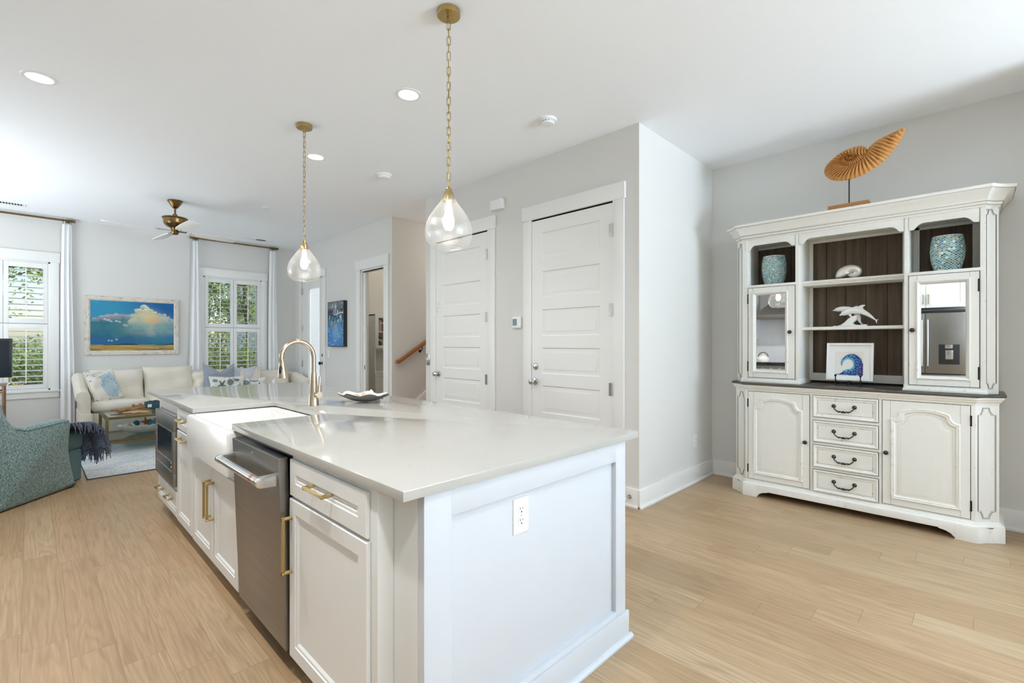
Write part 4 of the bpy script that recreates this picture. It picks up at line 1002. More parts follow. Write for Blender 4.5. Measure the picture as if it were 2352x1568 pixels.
# ------------------------------------------------------------------ ceiling fixtures
def downlight(label, x, y, power=10):
    t = thing('recessed_light', label, 'ceiling light', (x, y, ZC), 'recessed downlights')
    m = MB(); m.lathe([(.064, ZC - .0005), (.070, ZC - .006), (.088, ZC - .005), (.093, ZC - .0005)], (x, y), 40, caps=False); m.build('trim_ring', 'plate', t)
    m = MB(); m.lathe([(.066, ZC - .003), (.030, ZC - .0045), (.002, ZC - .005)], (x, y), 32); m.build('diffuser', 'led', t, 'glowing white diffuser')
    l = lamp('downlight_lamp', 'AREA', (x, y, ZC - .012), power, (1, .985, .975), target=(x, y, 0), shape='DISK', size=.12); l.data.spread = math.radians(150)
downlight('glowing recessed downlight at the far left of the ceiling', .048, 4.43)
downlight('glowing recessed downlight left of the nearer pendant chain', 1.878, 2.872, 5)
downlight('glowing recessed downlight just right of the farther pendant chain', 1.893, 4.454, 6)
for i_, (x_, y_, l_) in enumerate(((.048, 2.87, 'added unseen fill downlight over the aisle, above the refrigerator side'), (.048, 1.3, 'added unseen fill downlight over the aisle beside the camera'), (.048, -.3, 'added unseen fill downlight over the aisle behind the camera'))):
    downlight(l_, x_, y_, 5 if x_ > .5 else 16)  # out-of-view downlights added as soft fill for the aisle
def detector(label, x, y, r, vents):
    t = thing('smoke_detector', label, 'smoke detector', (x, y, ZC))
    m = MB(); m.lathe([(r, ZC), (r, ZC - .010), (r * .97, ZC - .016), (r * .80, ZC - .020), (r * .78, ZC - .032), (r * .70, ZC - .040), (r * .25, ZC - .043), (.002, ZC - .043)], (x, y), 36); m.build('housing', 'plate', t)
    m = MB()
    if vents:
        for k in range(14):
            a = 2 * PI * k / 14; c, s = math.cos(a), math.sin(a); q = r * .79
            m.tube([(x + q * math.cos(a - .12), y + q * math.sin(a - .12), ZC - .027), (x + q * c, y + q * s, ZC - .0265), (x + q * math.cos(a + .12), y + q * math.sin(a + .12), ZC - .027)], .0025, 5)
        m.build('vent_slots', 'steel', t)
    else: m.lathe([(r * .12, ZC - .0425), (r * .10, ZC - .0455), (.001, ZC - .046)], (x, y), 16); m.build('test_button', 'plate', t)
detector('white smoke detector on the ceiling near the deadbolt door', 2.855, 2.412, .07, True)
detector('smaller white detector on the ceiling before the stairwell', 2.595, 4.415, .075, False)
sp = thing('sprinkler_cover', 'flat white sprinkler cover disc beyond the ceiling fan', 'sprinkler', (2.153, 6.587, ZC))
m = MB(); m.lathe([(.042, ZC), (.042, ZC - .007), (.036, ZC - .010), (.002, ZC - .010)], (2.153, 6.587), 28); m.build('cover_plate', 'plate', sp)
def vent(label, x0, x1, y, split):
    t = thing('ceiling_vent', label, 'vent', ((x0 + x1) / 2, y, ZC)); w = .055
    m = MB()
    for a in ((x0, x0 + .022, y - w - .022, y + w + .022), (x1 - .022, x1, y - w - .022, y + w + .022), (x0 + .022, x1 - .022, y - w - .022, y - w), (x0 + .022, x1 - .022, y + w, y + w + .022), ((x0 + x1) / 2 - .006, (x0 + x1) / 2 + .006, y - w, y + w)): m.box(a[0], a[1], a[2], a[3], ZC - .006, ZC)
    m.build('frame', 'plate', t, bev=.001)
    m = MB(); m.box(x0 + .02, x1 - .02, y - w, y + w, ZC - .0015, ZC - .0005); m.build('backing', 'dark', t, smooth=0)
    m = MB(); n = 22
    for k in range(n):
        xc = x0 + .028 + k * (x1 - x0 - .056) / (n - 1); sg = 1 if (k < n / 2) else -1
        m.prism([(xc - .004 * sg, ZC - .002), (xc + .004 * sg, ZC - .0062), (xc + .0052 * sg, ZC - .0062), (xc - .0028 * sg, ZC - .002)], 'y', y - w, y + w)
    m.build('slats', 'plate', t, smooth=0)
vent('white ceiling register above the window with the television', -.62, -.03, 8.66, 0)
vent('white ceiling register above the farther shuttered window', 2.50, 2.86, 8.70, 0)

def pendant(label, x, y):
    t = thing('pendant_lamp', label, 'pendant lamp', (x, y, ZC), 'glass pendants over the island')
    m = MB(); m.lathe([(.061, ZC), (.061, ZC - .026), (.059, ZC - .028), (.012, ZC - .0285)], (x, y), 40); m.lathe([(.010, ZC - .028), (.010, ZC - .046), (.013, ZC - .048), (.013, ZC - .056), (.007, ZC - .058)], (x, y), 20); m.build('ceiling_canopy', 'brass', t)
    zt, zb = ZC - .058, 2.138; n = 22; L = (zt - zb) / n; m = MB()
    for k in range(n):
        zc = zt - (k + .5) * L; h = L * .62; w = .0098; c, s = (1, 0) if k % 2 else (.25, .97); c, s = (math.cos(.7), math.sin(.7)) if k % 2 else (math.cos(2.2), math.sin(2.2))
        pts = [(w * math.cos(a) if abs(math.sin(a)) < 2 else 0, (h - w) * (1 if math.sin(a) > 0 else -1) + w * math.sin(a)) for a in (2 * PI * (j + .5) / 12 for j in range(12))]
        m.tube([(x + p * c, y + p * s, zc + q) for p, q in pts], .0021, 6, closed=True)
    m.build('chain', 'brass', t)
    m = MB(); m.tube([(x + .006 * math.sin(k * 1.3), y + .006 * math.cos(k * 1.1), zt - (zt - zb) * k / 40) for k in range(41)], .0022, 6); m.build('cord', 'cord', t, 'pale cord woven through the chain')
    m = MB(); m.lathe([(.006, 2.146), (.008, 2.138), (.016, 2.132), (.022, 2.112), (.030, 2.100), (.033, 2.066), (.031, 2.066), (.020, 2.064)], (x, y), 28); m.build('socket_cap', 'brass', t)
    pr = [(.030, 2.100), (.035, 2.082), (.042, 2.066), (.056, 2.046), (.078, 2.018), (.100, 1.985), (.117, 1.950), (.1245, 1.915), (.124, 1.885), (.115, 1.855), (.098, 1.832), (.080, 1.8205), (.076, 1.819), (.078, 1.822)]
    m = MB(); m.lathe(pr, (x, y), 56, caps=False); m.build('glass_shade', 'shade', t, 'clear seeded glass teardrop shade', smooth=80)
    m = MB(); m.lathe([(.013, 2.066), (.014, 2.03), (.022, 2.00), (.030, 1.965), (.028, 1.935), (.015, 1.915), (.002, 1.912)], (x, y), 24); m.build('bulb', 'bulb', t, 'glowing warm bulb', smooth=80)
    lamp('pendant_lamp_light', 'POINT', (x, y, 1.955), 1.6, (1, .90, .78), shadow_soft_size=.03)
pendant('seeded glass pendant nearer the camera, over the island', 1.557, 2.0)
pendant('seeded glass pendant farther away, over the sink end of the island', 1.553, 3.872)

# ceiling fan
fx_, fy_ = 1.261, 7.066
fn_ = thing('ceiling_fan', 'antique brass ceiling fan with four white blades in the living area', 'ceiling fan', (fx_, fy_, ZC))
m = MB(); m.lathe([(.078, ZC), (.080, ZC - .012), (.072, ZC - .022), (.068, ZC - .026), (.060, ZC - .044), (.042, ZC - .070), (.030, ZC - .088), (.020, ZC - .096)], (fx_, fy_), 36); m.build('ceiling_canopy', 'abrass', fn_)
m = MB(); m.cyl((fx_, fy_, ZC - .09), (fx_, fy_, 2.885), .0115, n=16); m.build('downrod', 'abrass', fn_)
m = MB(); m.lathe([(.024, 2.905), (.026, 2.875), (.034, 2.872), (.036, 2.864), (.130, 2.862), (.136, 2.853), (.131, 2.846), (.122, 2.842), (.120, 2.795), (.112, 2.776), (.085, 2.752), (.050, 2.735), (.036, 2.70), (.034, 2.672)], (fx_, fy_), 44); m.build('motor_housing', 'abrass', fn_)
m = MB(); m.lathe([(.038, 2.694), (.042, 2.685), (.038, 2.668), (.024, 2.655), (.003, 2.652)], (fx_, fy_), 28); m.build('hub_cap', 'abrass', fn_)
M['blade'] = paint('fan_blade_white', srgb(236, 235, 230), .45)
for k in range(4):
    A_ = math.radians(6 + 90 * k); Mr = Matrix.Translation((fx_, fy_, 2.693)) @ Matrix.Rotation(A_, 4, 'Z') @ Matrix.Rotation(math.radians(-13), 4, 'X')
    m = MB(Mr); out = [(.12, -.036), (.20, -.055), (.40, -.066), (.60, -.068), (.68, -.062), (.70, -.03), (.70, .03), (.68, .062), (.60, .068), (.40, .066), (.20, .055), (.12, .036)]
    m.prism(out, 'z', -.004, .004); bl = m.build('blade', 'blade', fn_, bev=.001)
    m = MB(Mr); m.prism([(.03, -.018), (.10, -.014), (.17, -.034), (.185, -.020), (.13, -.002), (.185, .020), (.17, .034), (.10, .014), (.03, .018)], 'z', .004, .010)
    for p, q in ((.165, -.022), (.165, .022), (.20, 0)): m.cyl((p, q, -.008), (p, q, .006), .006, n=10)
    m.build('blade_iron', 'abrass', bl, 'brass blade bracket')

# ------------------------------------------------------------------ small things on the walls
db = thing('chime_box', 'white door chime box high on the wall between the panel doors', 'door chime', (XD, 3.53, 2.74))
m = MB(); m.box(XD - .052, XD, 3.446, 3.612, 2.690, 2.789); m.build('cover', 'plate', db, bev=.004)
m = MB()
for k in range(7): m.box(XD - .0526, XD - .052, 3.455, 3.603, 2.703 + k * .011, 2.7045 + k * .011)
m.build('grille', 'trim', db, smooth=0)
th = thing('thermostat', 'white thermostat with a dark display beside the deadbolt door', 'thermostat', (XD, 3.262, 1.525))
m = MB(); m.loft([[(XD - d, a, b) for a, b in rrect(3.205, 3.323, 1.468, 1.58, .012)] for d in (0, .022)]); m.build('case', 'plate', th, bev=.003)
m = MB(); m.box(XD - .0235, XD - .0215, 3.255, 3.312, 1.492, 1.558); m.build('display', flat('thermostat_display', srgb(70, 104, 110), .15), th, 'dark blue-green display')
cp = thing('call_station', 'brushed steel call button plate left of the closet door', 'switch', (XD, 4.765, 1.123))
m = MB(); m.box(XD - .010, XD, 4.727, 4.803, 1.055, 1.192); m.build('plate', 'steelh', cp, bev=.003)
m = MB(); m.lathe_ax([(.018, 0), (.018, .004), (.014, .005), (.013, .009), (.004, .010)], (XD - .010, 4.765, 1.125), (-1, 0, 0), 20); m.build('call_button', 'plate', cp, 'round call button')
ls = thing('light_switch', 'white rocker switch on the wall beside the entry door', 'switch', (XP, 7.765, 1.136))
m = MB(); m.box(XP - .006, XP, 7.73, 7.80, 1.08, 1.195); m.build('plate', 'plate', ls, bev=.002)
m = MB(); m.box(XP - .010, XP - .005, 7.749, 7.781, 1.105, 1.170); m.build('rocker', 'plate', ls, bev=.002)
dsx = thing('door_stop', 'small metal door stop with white tip on the baseboard', 'door stop', (XD - .016, 2.0, .083))
m = MB(); m.lathe_ax([(.017, 0), (.017, .004), (.006, .008), (.006, .062)], (XD - .017, 2.0, .083), (-1, 0, 0), 16); m.build('stem', 'chrome', dsx)
m = MB(); m.lathe_ax([(.009, .06), (.011, .064), (.011, .078), (.007, .082)], (XD - .017, 2.0, .083), (-1, 0, 0), 16); m.build('tip', 'plate', dsx, 'white rubber tip')
hr = thing('stair_handrail', 'oak handrail rising along the stairwell wall', 'handrail', (3.6, YS - .06, 1.07))
def railz(x): return 1.075 + (x - 3.60) * .60
m = MB(); prf = [(-.026, -.018), (-.022, .012), (-.012, .026), (.012, .026), (.022, .012), (.026, -.018), (.018, -.03), (-.018, -.03)]
def rr_(x, z, sc=1.0): return [(x, YS - .062 + a * sc, z + b * sc) for a, b in prf]
m.loft([rr_(3.552, railz(3.60) - .012, .9), rr_(3.57, railz(3.60) - .012), rr_(3.60, railz(3.60) - .002), rr_(3.64, railz(3.64)), rr_(5.6, railz(5.6))]); m.build('rail', 'oakrail', hr, smooth=50)
for x in (3.98, 5.1):
    m = MB(); m.tube([(x, YS, railz(x) - .10), (x, YS - .03, railz(x) - .10), (x, YS - .055, railz(x) - .075), (x, YS - .062, railz(x) - .03)], .006, 8); m.lathe_ax([(.022, 0), (.022, .005), (.008, .008)], (x, YS, railz(x) - .10), (0, -1, 0)); m.build('bracket', 'bronze', hr, 'dark rail bracket')

# abstract canvas between the entry door and the pocket door
ca = thing('abstract_painting', 'tall narrow blue abstract canvas in a black floater frame', 'painting', (XP, 7.39, 1.62))
y0, y1, z0, z1 = 7.11, 7.68, 1.262, 1.993
m = MB(); m.box(XP - .058, XP, y0, y1, z0, z1); m.build('frame', 'black', ca, bev=.001)
def abstract(u, v):
    n1 = fbm(u * 6, v * 12, 3); n2 = fbm(u * 22, v * 9, 5); n3 = fbm(u * 9, v * 50, 7, 3)
    c = mixc(np.ones(u.shape + (3,)) * C3(62, 128, 196), sm(.25, .6, v + .2 * (n1 - .5)), C3(56, 120, 152)); c = mixc(c, sm(.5, .75, v + .25 * (n1 - .5)), C3(44, 62, 78)); c = mixc(c, sm(.7, .95, v + .3 * (n2 - .5)), C3(112, 122, 128))
    c = mixc(c, np.exp(-((u - .52) / .22) ** 2) * sm(.0, .3, v) * (1 - sm(.4, .62, v)) * .55, C3(150, 190, 226))
    c = mixc(c, sm(.62, .70, n2) * .8 * sm(.3, .8, v), C3(222, 228, 230)); c = mixc(c, sm(.64, .7, n3) * .55, C3(190, 214, 224))
    c = mixc(c, np.exp(-((v - .735 - .02 * np.sin(u * 9)) / .014) ** 2) * .9 * sm(.2, .6, u), C3(232, 234, 232))
    c = mixc(c, np.exp(-((u - .38) / .08) ** 2 - ((v - .46) / .05) ** 2) * .9, C3(160, 122, 72))
    return mixc(c, sm(.6, .72, fbm(u * 12 + 4, v * 10, 21)) * .5 * (1 - sm(.3, .5, v)), C3(104, 164, 140))
picture('canvas', lambda u, v: (np.full_like(u, XP - .0585), y1 - .012 + (y0 - y1 + .024) * u, z0 + .012 + (z1 - z0 - .024) * v), 90, 130, abstract, 'art', ca, 'mottled blue and white paint')

# bookcase in the study
bk = thing('bookcase', 'white bookcase with glazed top doors seen through the pocket door', 'bookcase', (4.65, 7.6, 0))
bx0, bx1, by0, by1 = 4.2, 5.1, 7.446, 7.736; zt = 1.823; zk = lambda z: 1.315 + (z - 1.315) * .913
m = MB()
m.box(bx0, bx0 + .022, by0 + .02, by1, 0, zt); m.box(bx1 - .022, bx1, by0 + .02, by1, 0, zt); m.box(bx0, bx1, by0 + .02, by1, zt - .022, zt); m.box(bx0, bx1, by1 - .012, by1, 0, zt)
for z in (.06, zk(.765), zk(1.20), zk(1.534)): m.box(bx0 + .02, bx1 - .02, by0 + .025, by1, z - .012, z + .012)
m.box(bx0, bx1, by0 + .02, by1, 0, .06); m.build('case', 'trim', bk, bev=.0015)
xm = (bx0 + bx1) / 2
for a, b in ((bx0, xm - .002), (xm + .002, bx1)):
    m = MB(); w = .062
    for q in ((a, a + w, zk(1.215), zt), (b - w, b, zk(1.215), zt), (a + w, b - w, zk(1.215), zk(1.275)), (a + w, b - w, zt - .064, zt), (a + w, b - w, zk(1.528), zk(1.542))): m.box(q[0], q[1], by0, by0 + .02, q[2], q[3])
    d = m.build('glass_door', 'trim', bk, bev=.0015)
    m = MB(); m.box(a + w - .003, b - w + .003, by0 + .008, by0 + .012, zk(1.27), zt - .062); m.build('pane', 'pane', d, smooth=0)
    m = MB(); F = lambda p, q, dd: (p, by0 + dd, q); m.frame_loft(rect(a, b, .07, zk(.75)), [(0, .02), (0, 0), (.06, 0), (.062, .008), (.064, .008)], F); m.build('drawer_front', 'trim', bk, smooth=20)
bcol = [srgb(150, 40, 32), srgb(60, 30, 26), srgb(196, 176, 130), srgb(36, 44, 60), srgb(210, 206, 196), srgb(120, 60, 30), srgb(80, 96, 90), srgb(168, 120, 50)]
bm_ = [paint('book_cloth', c, .6) for c in bcol]; paper = flat('book_paper', srgb(226, 218, 200), .8)
rd = random.Random(11); xk = bx0 + .07; words = ['red', 'dark brown', 'tan', 'navy', 'cream', 'chestnut', 'green', 'ochre']
for sh, (z0, seq) in enumerate(((zk(1.534) + .0125, [4, 4, 0, 0, 1, 5, 2, 3]), (zk(1.20) + .0125, [3, 3, 4, 7, 1, 2, 5, 6]))):
    x = bx0 + .066
    for i, ci in enumerate(seq):
        w = rd.uniform(.028, .045); h = rd.uniform(.17, .225); dpt = .17
        o = MB().box(x, x + .003, by0 + .05, by0 + .05 + dpt, z0, z0 + h).box(x + w - .003, x + w, by0 + .05, by0 + .05 + dpt, z0, z0 + h).box(x, x + w, by0 + .048, by0 + .052, z0, z0 + h).box(x + .003, x + w - .003, by0 + .052, by0 + .045 + dpt, z0 + .004, z0 + h - .004, 1).box(x + .001, x + w - .001, by0 + .0472, by0 + .049, z0 + h * .62, z0 + h * .80, 1)
        o = o.build('book', [bm_[ci], paper], smooth=0)
        tag(o, '%s book on the %s glazed shelf of the study bookcase, %s from the left' % (words[ci], ('upper', 'lower')[sh], ('first', 'second', 'third', 'fourth', 'fifth', 'sixth', 'seventh', 'eighth')[i]), 'book', 'books in the study bookcase')
        x += w + .003
lamp('study_fill_lamp', 'POINT', (4.6, 6.7, 2.7), 9, (1, .95, .87), shadow_soft_size=.12)  # hidden lamp without a fixture, added to brighten the study
lamp('stair_fill_lamp', 'POINT', (5.2, 5.3, 2.8), 14, (1, .92, .80), shadow_soft_size=.12)  # hidden lamp without a fixture, added to brighten the stairwell

# ------------------------------------------------------------------ living room
def pil(c, ux, uy, w, h, t, pin=.1, chop=0, seed=0, wr=.008):
    """front and back surfaces of a stuffed pillow as numpy functions"""
    c = np.array(c, float); ux = np.array(ux, float); ux /= np.linalg.norm(ux); uy = np.array(uy, float); uy -= ux * (uy @ ux); uy /= np.linalg.norm(uy); un = np.cross(ux, uy); rs = np.random.RandomState(seed); ph = rs.uniform(0, 6, 3)
    def f(sg):
        def pos(a, b):
            u, v = a * 2 - 1, b * 2 - 1
            k = np.sqrt(np.maximum(0, (1 - u ** 4) * (1 - v ** 4)))
            X = u * w / 2 * (1 - pin * (1 - np.abs(v)) * np.abs(u) ** 3); Y = v * h / 2 * (1 - pin * (1 - np.abs(u)) * np.abs(v) ** 3)
            if chop: Y = Y - chop * np.maximum(0, (v + .6) / 1.6) ** 2 * (1 - np.abs(u)) ** 1.1
            Z = sg * (t / 2 * k + .003) + wr * k * (np.sin(u * 5 + ph[0] + v * 3) + np.sin(v * 7 + ph[1] - u * 2))
            P = c[:, None, None] + ux[:, None, None] * X + uy[:, None, None] * Y + un[:, None, None] * Z
            return P[0], P[1], P[2]
        return pos
    return f
def pillow_mb(m, *a, n=22, mi=0, **k):
    f = pil(*a, **k)
    for sg in (1, -1):
        g = f(sg); u, v = np.meshgrid(np.linspace(0, 1, n + 1), np.linspace(0, 1, n + 1), indexing='ij'); P = np.stack(g(u, v), -1)
        V = [[m.bm.verts.new(P[i, j]) for j in range(n + 1)] for i in range(n + 1)]
        for i in range(n):
            for j in range(n): m.face((V[i][j], V[i + 1][j], V[i + 1][j + 1], V[i][j + 1]), mi)
    return m
so = thing('sofa', 'long cream slipcovered sofa with rolled left arm beneath the cloud painting', 'sofa', (1.9, 8.6, 0))
m = MB(); m.box(.47, 3.40, 8.27, 9.05, .02, .40); m.box(.52, 3.36, 8.90, 9.06, .38, .80); m.build('frame', 'sofa', so, bev=.03, seg=3)
def arm(y, top, x0, sg):
    pr = [(.035, .0), (.035, .50), (.01, .56), (-.02, .60), (-.025, .65), (-.005, .695), (.035, .715), (.085, .705), (.118, .67), (.125, .62), (.125, .0)]
    return [(x0 + sg * a, y, b if b < .58 else b + top - .715) for a, b in pr]
m = MB(); m.loft([arm(y, t, .435, 1) for y, t in ((8.2, .695), (8.22, .702), (8.36, .712), (8.52, .745), (8.65, .81), (8.79, .88), (8.95, .905), (9.06, .90))]); m.build('arm', 'sofa', so, bev=.006, smooth=50)
m = MB(); m.loft([arm(y, t, 3.42, -1) for y, t in ((8.2, .695), (8.3, .715), (8.45, .735), (8.62, .77), (8.78, .80), (9.06, .80))]); m.build('arm', 'sofa', so, bev=.006, smooth=50)
m = MB(); m.box(.462, .485, 8.212, 9.05, .0, .40); m.box(.47, .575, 8.19, 8.212, 0, .40); m.box(.56, 3.3, 8.245, 8.27, 0, .395); m.build('skirt', 'sofa', so, bev=.006)
def seat(poly, z0, z1, name='seat_cushion', mat='sofa'):
    m = MB(); n = 6
    m.loft([[(x, y, z) for x, y in inset(poly, o)] for z, o in ((z0, .03), (z0 + .012, .006), (z0 + .05, -.006), (z1 - .06, -.006), (z1 - .02, .004), (z1 - .004, .03), (z1, .07), (z1 + .006, .11))]); return m.build(name, mat, so, smooth=80)
seat([(.575, 8.25), (.75, 8.195), (.95, 8.185), (1.15, 8.215), (1.185, 8.25), (1.185, 8.85), (.575, 8.85)], .41, .545)
seat([(1.195, 8.26), (1.35, 8.29), (1.85, 8.40), (2.5, 8.40), (3.28, 8.25), (3.28, 8.85), (1.195, 8.85)], .41, .545)
for i, (cx, w, h, z, yaw) in enumerate(((.89, .60, .50, .70, 0), (1.495, .63, .52, .715, .03), (2.22, .66, .42, .69, 0), (2.93, .66, .40, .665, .05))):
    m = MB(); pillow_mb(m, (cx, 8.80, z), (1, yaw, 0), (0, .30, 1), w, h, .25, pin=.05, seed=i + 2, wr=.01); m.build('back_cushion', 'sofa', so, smooth=80, weld=.001)
m = MB(); pillow_mb(m, (1.875, 8.73, .69), (.62, -.78, 0), (0, .15, 1), .33, .40, .16, pin=.08, seed=9, wr=.014); m.build('back_cushion', 'sofa', so, smooth=80, weld=.001)
# pillows
def shell_print(u, v):
    n1 = fbm(u * 30, v * 30, 4); c = np.ones(u.shape + (3,)) * C3(236, 232, 222)
    cx, cy = .58, .46; dx, dy = (u - cx), (v - cy); r = np.sqrt((dx / .31) ** 2 + (dy / .40) ** 2); a = np.arctan2(dy + .0, dx + .12)
    disc = (r < 1).astype(float); ray = .5 + .5 * np.sin(a * 22 + 3 * n1)
    c = mixc(c, disc * (.55 + .4 * ray), C3(150, 190, 212)); c = mixc(c, disc * sm(.75, .9, ray) * .6, C3(226, 236, 240)); c = mixc(c, disc * sm(.66, .74, fbm(u * 40, v * 14, 8)) * .7, C3(104, 148, 178))
    scr = sm(.63, .67, vnoise(u * 46 + 3 * v, v * 60, 6)) * (vnoise(u * 9, v * 26, 12) > .52) * ((v > .68) & (u < .75) | (v < .12) | (u > .86))
    return mixc(c, scr * (1 - disc) * .8, C3(96, 104, 118))
def lumbar_print(u, v):
    c = np.ones(u.shape + (3,)) * C3(226, 224, 216)
    X = u * 2.2
    for cx, cy, R_, k, rot in ((.72, .48, .30, 5, .3), (1.85, .40, .2, 5, 1.0), (.15, .25, .2, 5, .1)):
        dx, dy = X - cx, v - cy; r = np.sqrt(dx * dx + dy * dy); a = np.arctan2(dy, dx) + rot
        c = mixc(c, ((r < R_ * (.36 + .64 * np.abs(np.cos(a * k / 2)) ** 5))).astype(float) * .9, C3(52, 104, 100))
    for cx, cy, rx, ry in ((1.22, .62, .20, .20), (.30, .72, .17, .10), (1.62, .76, .2, .09), (1.0, .12, .2, .1), (1.75, .12, .22, .1)):
        r = np.sqrt(((X - cx) / rx) ** 2 + ((v - cy) / ry) ** 2); c = mixc(c, (r < 1) * (.55 + .45 * np.sin(X * 60 + v * 30) ** 2), C3(60, 96, 100))
    return mixc(c, sm(.68, .72, fbm(X * 9, v * 12, 3)) * .7, C3(78, 92, 108))
def printed_pillow(name, label, mat, fn, *a, **k):
    t = thing(name, label, 'pillow', a[0]); f = pil(*a, **k)
    picture('front_panel', f(1), 110, 110, fn, 'artcloth', t)
    m = MB(); g = f(-1); u, v = np.meshgrid(np.linspace(0, 1, 23), np.linspace(0, 1, 23), indexing='ij'); P = np.stack(g(u, v), -1); V = [[m.bm.verts.new(P[i, j]) for j in range(23)] for i in range(23)]
    for i in range(22):
        for j in range(22): m.face((V[i][j], V[i + 1][j], V[i + 1][j + 1], V[i][j + 1]))
    m.build('back_panel', mat, t, smooth=80)
    e = [np.array(f(0)(np.array([[q[0]]]), np.array([[q[1]]]))).ravel() for q in [(i / 12, 0) for i in range(12)] + [(1, i / 12) for i in range(12)] + [(1 - i / 12, 1) for i in range(12)] + [(0, 1 - i / 12) for i in range(12)]]
    m = MB(); m.tube(e, .005, 6, closed=True); m.build('piping', mat, t, smooth=60)
printed_pillow('throw_pillow', 'white throw pillow printed with a pale blue seashell, at the left sofa arm', 'sofa', shell_print, (.715, 8.50, .735), (.30, .24, .03), (-.10, .10, .37), .40, .45, .13, pin=.10, seed=3)
m = MB(); pillow_mb(m, (2.10, 8.52, .785), (1, .10, -.05), (0, .32, 1), .46, .46, .15, pin=.06, chop=.15, seed=5); tag(m.build('throw_pillow', 'bluegrey', smooth=80, weld=.001), 'blue grey linen pillow with a chopped top on the sofa', 'pillow')
m = MB(); pillow_mb(m, (2.42, 8.60, .76), (1, -.1, -.12), (.1, .4, 1), .42, .42, .16, pin=.06, chop=.06, seed=6); tag(m.build('throw_pillow', 'palegrey', smooth=80, weld=.001), 'pale grey pillow behind the cream throw on the sofa', 'pillow')
printed_pillow('lumbar_pillow', 'oblong pillow printed with green starfish and shells, before the blue grey pillow', 'sofa', lumbar_print, (2.17, 8.37, .665), (1, .03, -.05), (0, .30, 1), .50, .27, .11, pin=.10, seed=7)
printed_pillow('lumbar_pillow', 'smaller cream shell pillow at the foot of the cream throw', 'sofa', lambda u, v: lumbar_print(u * .5 + .5, v), (2.56, 8.37, .65), (1, -.1, 0), (0, .35, 1), .34, .24, .10, pin=.10, chop=.04, seed=8)
m = MB(); m.grid(lambda u, v: (2.36 + .30 * u + .12 * v + .02 * math.sin(9 * u), 8.42 + .42 * v, .66 + .235 * math.sin(PI * min(1, .05 + v * .62)) + .03 * math.sin(7 * u + 3 * v) + .015 * math.sin(19 * u)), 28, 24)
tag(m.build('throw_blanket', 'cream', smooth=80), 'cream throw blanket bunched over the sofa cushions', 'blanket')
m = MB(); m.loft([[(2.80 + .055 * a, 8.20 + .055 * b, z) for a, b in rrect(-1, 1, -1, 1, .2, 2)] for z in (.552, .66)]); m.loft([[(2.80 + q * math.cos(t), 8.20 + q * .5 * math.sin(t), z) for t in (2 * PI * j / 12 for j in range(12))] for q, z in ((.012, .655), (.03, .69), (.02, .72), (.004, .74))])
tag(m.build('tissue_box', 'plate', bev=.003), 'white tissue box on the sofa near its right arm', 'tissue box')

# coffee table
MT = Matrix.Translation((.628, 7.318, 0)) @ Matrix.Rotation(math.radians(0), 4, 'Z')
ct = thing('coffee_table', 'brass coffee table with glass top and glass lower shelf', 'table', (1.2, 7.7, 0))
Lx, Ly, s2 = 1.18, .78, .030
for px, py in ((0, 0), (Lx - s2, 0), (0, Ly - s2), (Lx - s2, Ly - s2)):
    m = MB(MT); m.box(px, px + s2, py, py + s2, .0125, .44); m.build('leg', 'gold', ct, bev=.002)
for z0, z1 in ((.412, .44), (.142, .166)):
    m = MB(MT)
    for a in ((s2, Lx - s2, 0, s2), (s2, Lx - s2, Ly - s2, Ly), (0, s2, s2, Ly - s2), (Lx - s2, Lx, s2, Ly - s2)): m.box(*a, z0, z1)
    m.build('rail', 'gold', ct, bev=.002)
for nm, z in (('glass_top', .432), ('glass_shelf', .158)):
    m = MB(MT); m.box(s2, Lx - s2, s2, Ly - s2, z, z + .008); m.build(nm, 'tabglass', ct, smooth=0)
def onT(x, y, z): p = MT @ Vector((x, y, z)); return (p.x, p.y, p.z)
# driftwood, starfish and box on the table
M['drift'] = wood('driftwood', srgb(178, 138, 94), srgb(112, 76, 46), 'x', .85, 40, 0)
M['palewood'] = wood('pale_driftwood', srgb(206, 172, 122), srgb(166, 128, 80), 'x', .85, 40, 0)
rd = random.Random(7)
m = MB()
for k in range(9):
    q = rd.uniform(-.5, .5); L = rd.uniform(.10, .2); c = Vector(onT(.24 + rd.uniform(-.06, .10), .46 + rd.uniform(-.06, .06), .455 + .012 * (k % 3))); d = Vector((math.cos(q), math.sin(q), rd.uniform(-.05, .12)))
    P = [c + d * (L * (t - .5) * 2) + Vector((0, .012 * math.sin(5 * t + k), .010 * math.sin(4 * t + 2 * k))) for t in (i / 6 for i in range(7))]
    m.tube(P, [.006, .012, .016, .017, .015, .010, .004], 8)
for k in range(14):
    a = 2 * PI * k / 14; m.tube([onT(.36, .50, .47), onT(.36 + .05 * math.cos(a), .50 + .03 * math.sin(a), .50 + .03 * math.sin(a * 2.3)), onT(.36 + .07 * math.cos(a + .6), .50 + .04 * math.sin(a + .6), .485)], [.008, .007, .004], 7)
tag(m.build('driftwood', 'drift', smooth=60), 'tangle of brown driftwood on the glass coffee table', 'driftwood')
def star(M_, R_, th, name, mat, label, group=None, arms=5):
    m = MB(M_); ring = lambda s, z: [(s * R_ * (1 if i % 2 == 0 else .34) * math.cos(PI * i / arms), s * R_ * (1 if i % 2 == 0 else .34) * math.sin(PI * i / arms), z) for i in range(2 * arms)]
    m.loft([ring(.9, 0), ring(1, th * .3), ring(.85, th * .6), ring(.4, th * .95), ring(.05, th)]); return tag(m.build(name, mat, smooth=50), label, 'starfish', group)
star(Matrix.Translation(onT(.34, .27, .4405)) @ Matrix.Rotation(.4, 4, 'Z'), .17, .025, 'dried_starfish', 'palewood', 'large tan dried starfish at the front of the coffee table top')
